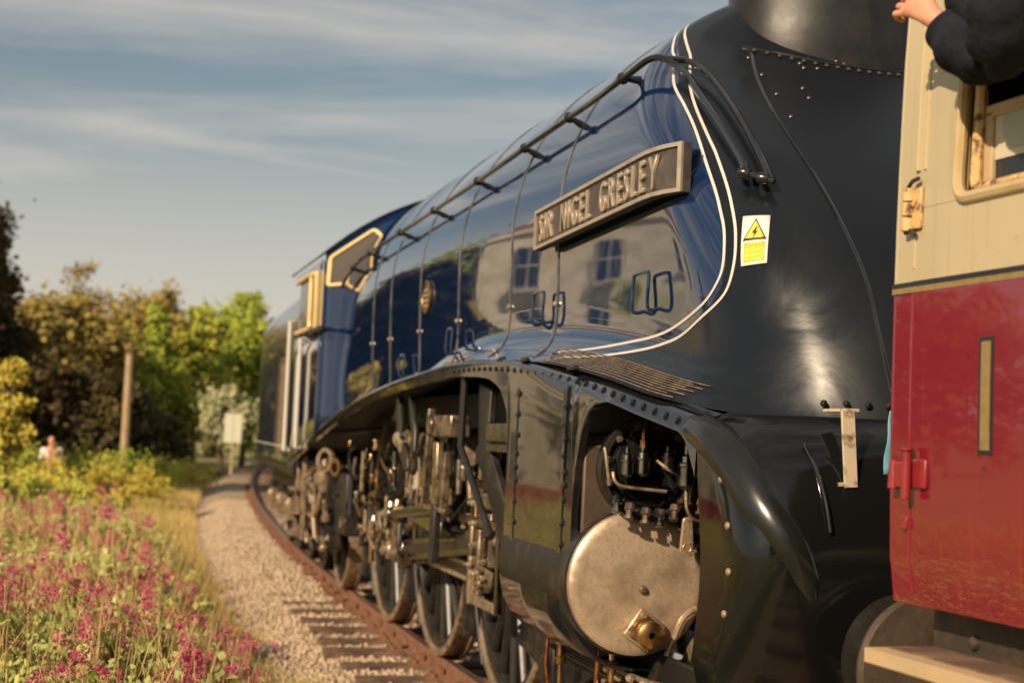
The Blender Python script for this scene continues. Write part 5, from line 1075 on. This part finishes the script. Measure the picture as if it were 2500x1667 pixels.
tree('spring_tree', 64, -.2, 7.4, 1.45, 0, leaf_lime, 'lime green tree between the post and the sign', seed=7, base=.02, ncl=56, per=150)
tree('spring_tree', 70, -.9, 8.5, 1.7, 0, leaf_green, 'tall green tree with gaps behind the lime green tree', seed=8, base=.2, ncl=44, per=110, irr=.9)
tree('spring_tree', 68, -3.0, 8.3, 1.7, 0, leaf_green, 'tall green tree closest to the tender above the sign', seed=9, base=.1, ncl=60, per=140, irr=.7)
tree('spring_tree', 72, -5.6, 7.2, 1.8, 0, leaf_lime, 'green tree partly hidden behind the tender', seed=19, base=.05, ncl=60, per=140)
tree('hawthorn_bush', 57.5, -1.25, 3.7, .95, 0, leaf_white, 'cream blossomed hawthorn spreading above the white sign', seed=10, base=.35, ncl=30, per=130, size=.16, cat='bush')
tree('spring_tree', 64, 1.35, 8.2, 1.45, 0, leaf_brown, 'thin bronze green tree rising between the golden brown and bright green trees', seed=21, base=.15, ncl=80, per=110, irr=.8)
tree('spring_tree', 72, -3.4, 9.0, 1.7, 0, leaf_green, 'tallest green tree right beside the tender', seed=22, base=.1, ncl=90, per=120, irr=.8)
tree('laurel_bush', 57, 1.4, 2.6, 1.1, 0, leaf_dark, 'dark round bush between the timber post and the hawthorn', seed=11, base=0, ncl=40, per=120, cat='bush')
tree('broom_bush', 27, 5.25, 3.2, .62, 0, leaf_yellow, 'sunlit yellow leaved bush at the left edge under the evergreen', seed=12, base=.1, ncl=34, per=110, size=.12, cat='bush', irr=.9)
for i, (x, y, h) in enumerate(((78, -9, 7), (80, -14, 8), (76, 9, 7), (60, 9.5, 7), (84, 2, 7.5), (86, -3, 7.5))):
    tree('woodland_tree', x, y, h, 2.4, 0, [leaf_green, leaf_dark, leaf_lime][i % 3], 'background tree filling the gaps of the far treeline', group='treeline fill beyond the bend', base=.05, ncl=44, per=90, size=.34, seed=30+i)
# cottage and trees the paintwork mirrors; those behind camera added to darken the apron
k = 0
for x, y, h in ((40, 18, 9.5), (44, 19, 9), (35, 26, 8), (25.5, 9.3, 4.0), (29.5, 11.2, 5.2), (46, 13.5, 9), (50, 12.6, 9.5), (54, 11.6, 10.5), (59, 12, 11), (65, 12.6, 11.5), (72, 12, 11), (-32, 13, 8), (-38, 20, 9), (-42, 8, 9), (-30, 6, 6.5), (-40, 1, 9)):  # the two small low trees are added to break up the mirrored house
    tree('reflection_tree', x, y, h, 3.0 if h > 6 else 1.1, 0, [leaf_dark, leaf_green, leaf_brown][k % 3], 'unseen tree out of frame, placed for its reflection in the paintwork', group='trees mirrored in the paintwork', base=.04, ncl=44, per=70, size=.5 if h > 6 else .22, seed=60+k, trunkr=.22 if h > 6 else .08); k += 1
cot = empty('house', (34, 13.0, ground_z(34, 13)-.1), math.radians(-72), 'tall cream walled lineside house left of the frame mirrored in the boiler side', 'house'); cot.scale = (1, 1, 1)
mat_wall = M('cream_render', (.82, .74, .60), .9, var=(2, (.52, .45, .34), .4, .7), bump=(20, .3, .01)); mat_tile = M('clay_roof_tile', (.22, .09, .055), .85, var=(6, (.30, .13, .08), .4, .7), streak=((6, 1, 1), (.13, .06, .04), .5, .7))
mat_door = M('red_door_paint', (.35, .03, .03), .4)
m = MB(); m.box((0, 0, 3.6), (9, 5, 7.2)); m.box((0, 0, 7.35), (9.3, 5.3, .3)); cw = m.build('wall', mat_wall, cot)
m = MB(); m.prism([(-2.3, 7.5), (2.3, 7.5), (0, 8.3)], lambda a, b_, d: Vector((-4.2+d, a, b_)), 8.4); cr_ = m.build('roof', mat_tile, cot)
for cx_ in (-3.6, 3.4):
    q = MB(); q.box((cx_, 0, 8.5), (.8, .6, 1.6)); q.build('chimney', mat_wall, cr_)
for wz_ in (1.55, 3.85, 6.0):
    for wx in (-3.2, -1.2, 3.2) if wz_ < 3 else (-3.2, -1.2, 1.1, 3.2):
        q = MB(); q.box((wx, -2.52, wz_), (.6, .08, 1.2)); wo_ = q.build('window', mat_navy, cot)
        q = MB(); q.box((wx, -2.57, wz_), (.05, .03, 1.2)); q.box((wx, -2.57, wz_), (.6, .03, .05)); q.box((wx, -2.6, wz_-.64), (.8, .16, .07)); q.build('frame', mat_white, wo_)
q = MB(); q.box((1.1, -2.53, 1.05), (.95, .08, 2.1)); dr = q.build('door', mat_door, cot); q = MB(); q.cyl((1.4, -2.58, 1.0), (1.4, -2.66, 1.0), .035, n=10); q.build('handle', mat_brass, dr)
q = MB(); q.box((0, -2.51, .45), (9.02, .03, .9)); q.build('plinth', mat_door, cot)

# shrubs along the verge
sh_spots = [(22, 5.6, 1.3, .7, leaf_yellow), (25.5, 4.6, 1.25, .75, leaf_yellow), (21, 4.4, .95, .6, leaf_lime), (28, 3.7, 1.2, .7, leaf_yellow), (31, 5.6, 1.4, .9, leaf_lime), (33, 3.2, 1.1, .7, leaf_yellow), (37, 4.4, 1.3, .9, leaf_lime), (40, 2.9, 1.1, .8, leaf_lime), (44, 1.9, 1.0, .8, leaf_yellow), (24, 3.5, .75, .45, leaf_yellow), (18.5, 5.2, .9, .5, leaf_lime), (46, 3.6, 1.3, 1.0, leaf_green), (43, 6.0, 1.3, 1.0, leaf_green), (36, 6.2, 1.3, .8, leaf_yellow)]
names_ = ['largest yellow leaved shrub at the left behind the flowers', 'yellow leaved shrub behind the pink flowers, right of the leftmost', 'low lime green shrub at the back edge of the flowers', 'yellow leaved shrub midway along the verge', 'lime green shrub below the distant person', 'yellow leaved shrub at the edge of the dry grass', 'lime green shrub on the far verge', 'lime green shrub beside the far gravel', 'low yellow shrub on the verge nearest the sign', 'smallest yellow flowered shrub in the dry grass', 'low lime green shrub among the leftmost flowers', 'rounded green shrub at the foot of the timber post', 'green shrub at the foot of the golden brown trees', 'yellow leaved shrub near the left edge under the dark evergreen']
for (x, y, h, r, lm), lb in zip(sh_spots, names_):
    tree('shrub', x, y+ty(x)*.6, h, r, 0, lm, lb, group='shrubs on the verge', base=0, ncl=26, per=90, size=.085, cat='shrub', trunkr=.03, irr=.8)

# red valerian: a few plant types, each copied as single plants
def valerian(seed, pet):
    R = random.Random(seed); root = empty('valerian_plant'); st_, lv_, fl_ = MB(), [], []; heads = []
    lc, lr = [], []
    for i in range(R.randint(9, 13)):
        a = R.uniform(0, 6.28); ln = R.uniform(.36, .72); tilt = R.uniform(.05, .42)
        e = Vector((math.cos(a)*math.sin(tilt)*ln, math.sin(a)*math.sin(tilt)*ln, math.cos(tilt)*ln)); mid = e*.5+Vector((0, 0, .03)); b0 = Vector((R.uniform(-.05, .05), R.uniform(-.05, .05), 0))
        st_.tube(smoothpts([b0, mid, e], 3), [.0045, .0042, .004, .0036, .0033, .003, .003], 5)
        if R.random() < .54: heads.append((e, R.uniform(.040, .074)))
        for k in range(6):
            t_ = R.uniform(.08, .85); lc.append(tuple(b0.lerp(e, t_))); lr.append(.045)
    for i in range(26): lc.append((R.gauss(0, .13), R.gauss(0, .13), R.uniform(.02, .30))); lr.append(.07)
    st_.build('stems', mat_stem, root)
    V, F_ = leaf_cloud(lc, lr, 6, .075); link('leaves', arrays_mesh('leaves', V, F_, leaf_herb), root)
    for e, r in heads:
        cc = [(R.gauss(0, r*.5), R.gauss(0, r*.5), R.gauss(0, r*.6)) for _ in range(8)]
        V, F_ = leaf_cloud(cc, [r*.55]*8, 16, .017)
        tag(link('flower_head', arrays_mesh('flower_head', V, F_, pet), root, tuple(e)), kind='stuff')
    return root
kinds = [valerian(101, mat_petal), valerian(102, mat_petal), valerian(103, mat_petal), valerian(104, mat_petal_red)]
used = [False]*4; placed = []; n_pl = 0; tries = 0
while n_pl < 100 and tries < 6000:
    tries += 1
    x = 2.6+16*random.random()**1.25; y = random.uniform(2.45, 3.9+.16*x)
    if y-ty(x) < 2.38+.06*math.sin(x*2)+.055*max(x-4, 0): continue
    if math.sin(x*1.9+y*1.3)+math.sin(y*3.1-x*.8)+.9*math.sin(x*.7-y*2.2) < random.uniform(-1.6, .5): continue
    if any((x-a)**2+(y-b_)**2 < (.15+.010*x)**2 for a, b_ in placed): continue
    placed.append((x, y)); i = 3 if random.random() < (.22 if x < 9 else .08) else random.randrange(3)
    o = kinds[i] if not used[i] else copy_tree(kinds[i]); used[i] = True
    o.location = (x, y, ground_z(x, y)-.02); s_ = random.uniform(.75, 1.15); o.scale = (s_, s_, s_); o.rotation_euler = (random.uniform(-.1, .1), random.uniform(-.1, .1), random.uniform(0, 6.28))
    zone = 'nearest the camera at the bottom of the frame' if x < 5.5 else 'at the back below the yellow shrubs' if x > 13 else 'along the dry grass beside the gravel' if y-ty(x) < 2.95+.055*(x-4) else 'in the middle of the flowering bank'
    kc = 'crimson red' if i == 3 else 'pink'
    tag(o, f'{kc} valerian plant {zone}', 'flower', f'{kc} valerian plants {zone}'); n_pl += 1
# grass: uncountable blades
def blades(name, n, region, hmin, hmax, wid, mat_, label, lean=.35):
    V = np.zeros((n, 5, 3)); 
    for i in range(n):
        x, y = region(); z = ground_z(x, y); h = random.uniform(hmin, hmax); a = random.uniform(0, 6.28); l = random.uniform(0, lean)*h; b_ = random.uniform(0, 6.28); w_ = wid*(1+x*.05)
        dx, dy = math.cos(a)*w_, math.sin(a)*w_; ox, oy = math.cos(b_)*l, math.sin(b_)*l
        V[i] = ((x-dx, y-dy, z-.02), (x+dx, y+dy, z-.02), (x+dx*.6+ox*.4, y+dy*.6+oy*.4, z+h*.6), (x-dx*.6+ox*.4, y-dy*.6+oy*.4, z+h*.6), (x+ox, y+oy, z+h))
    B = (np.arange(n)*5)[:, None]; F_ = np.concatenate([B+np.array((0, 1, 2)), B+np.array((0, 2, 3)), B+np.array((3, 2, 4))])
    o = link(name, arrays_mesh(name, V.reshape(-1, 3), F_, mat_)); tag(o, label, 'grass', kind='stuff'); return o
def rg1():
    x = 4+46*random.random()**1.5; d = 2.15+abs(random.gauss(0, .40+.012*x)); return x, d+ty(x)
def rg2():
    x = 3+60*random.random()**1.3; d = random.uniform(2.5, 8.5+.05*x); return x, d+ty(x)
blades('dry_grass', 26000, rg1, .10, .42, .0035, mat_straw, 'straw coloured dry grass along the edge of the gravel')
blades('verge_grass', 52000, rg2, .10, .38, .005, mat_grass, 'green and yellow rough grass covering the verge')
def rg3():
    c_ = random.choice([(5.2, 2.2), (6.6, 2.05), (8.4, 2.1), (10.5, 2.0), (12.6, 2.1), (15, 1.95), (7.5, 1.9)]); return c_[0]+random.gauss(0, .14), c_[1]+random.gauss(0, .10)
blades('gravel_tufts', 2600, rg3, .05, .17, .003, mat_grass, 'small grass tufts growing through the gravel edge', .6)
def rg4():
    x = 2.8+13*random.random()**1.2; return x, random.uniform(2.5, 3.8+.16*x)
blades('pale_stalks', 2400, rg4, .45, .85, .0036, mat_straw, 'tall pale dry stalks standing among the flowers', .5)
# low leafy cover between the flowers
def cover():
    n = 2600; C_ = []
    for _ in range(n):
        x = 2.6+18*random.random()**1.2; y = random.uniform(2.5, 4.2+.17*x); C_.append((x, y, ground_z(x, y)+random.uniform(.02, .28)))
    V, F_ = leaf_cloud(C_, [.15]*n, 26, .06); o = link('leafy_ground_cover', arrays_mesh('leafy_ground_cover', V, F_, leaf_herb)); tag(o, 'low leafy ground cover filling the bank below the flowers', 'ground cover', kind='stuff')
cover()
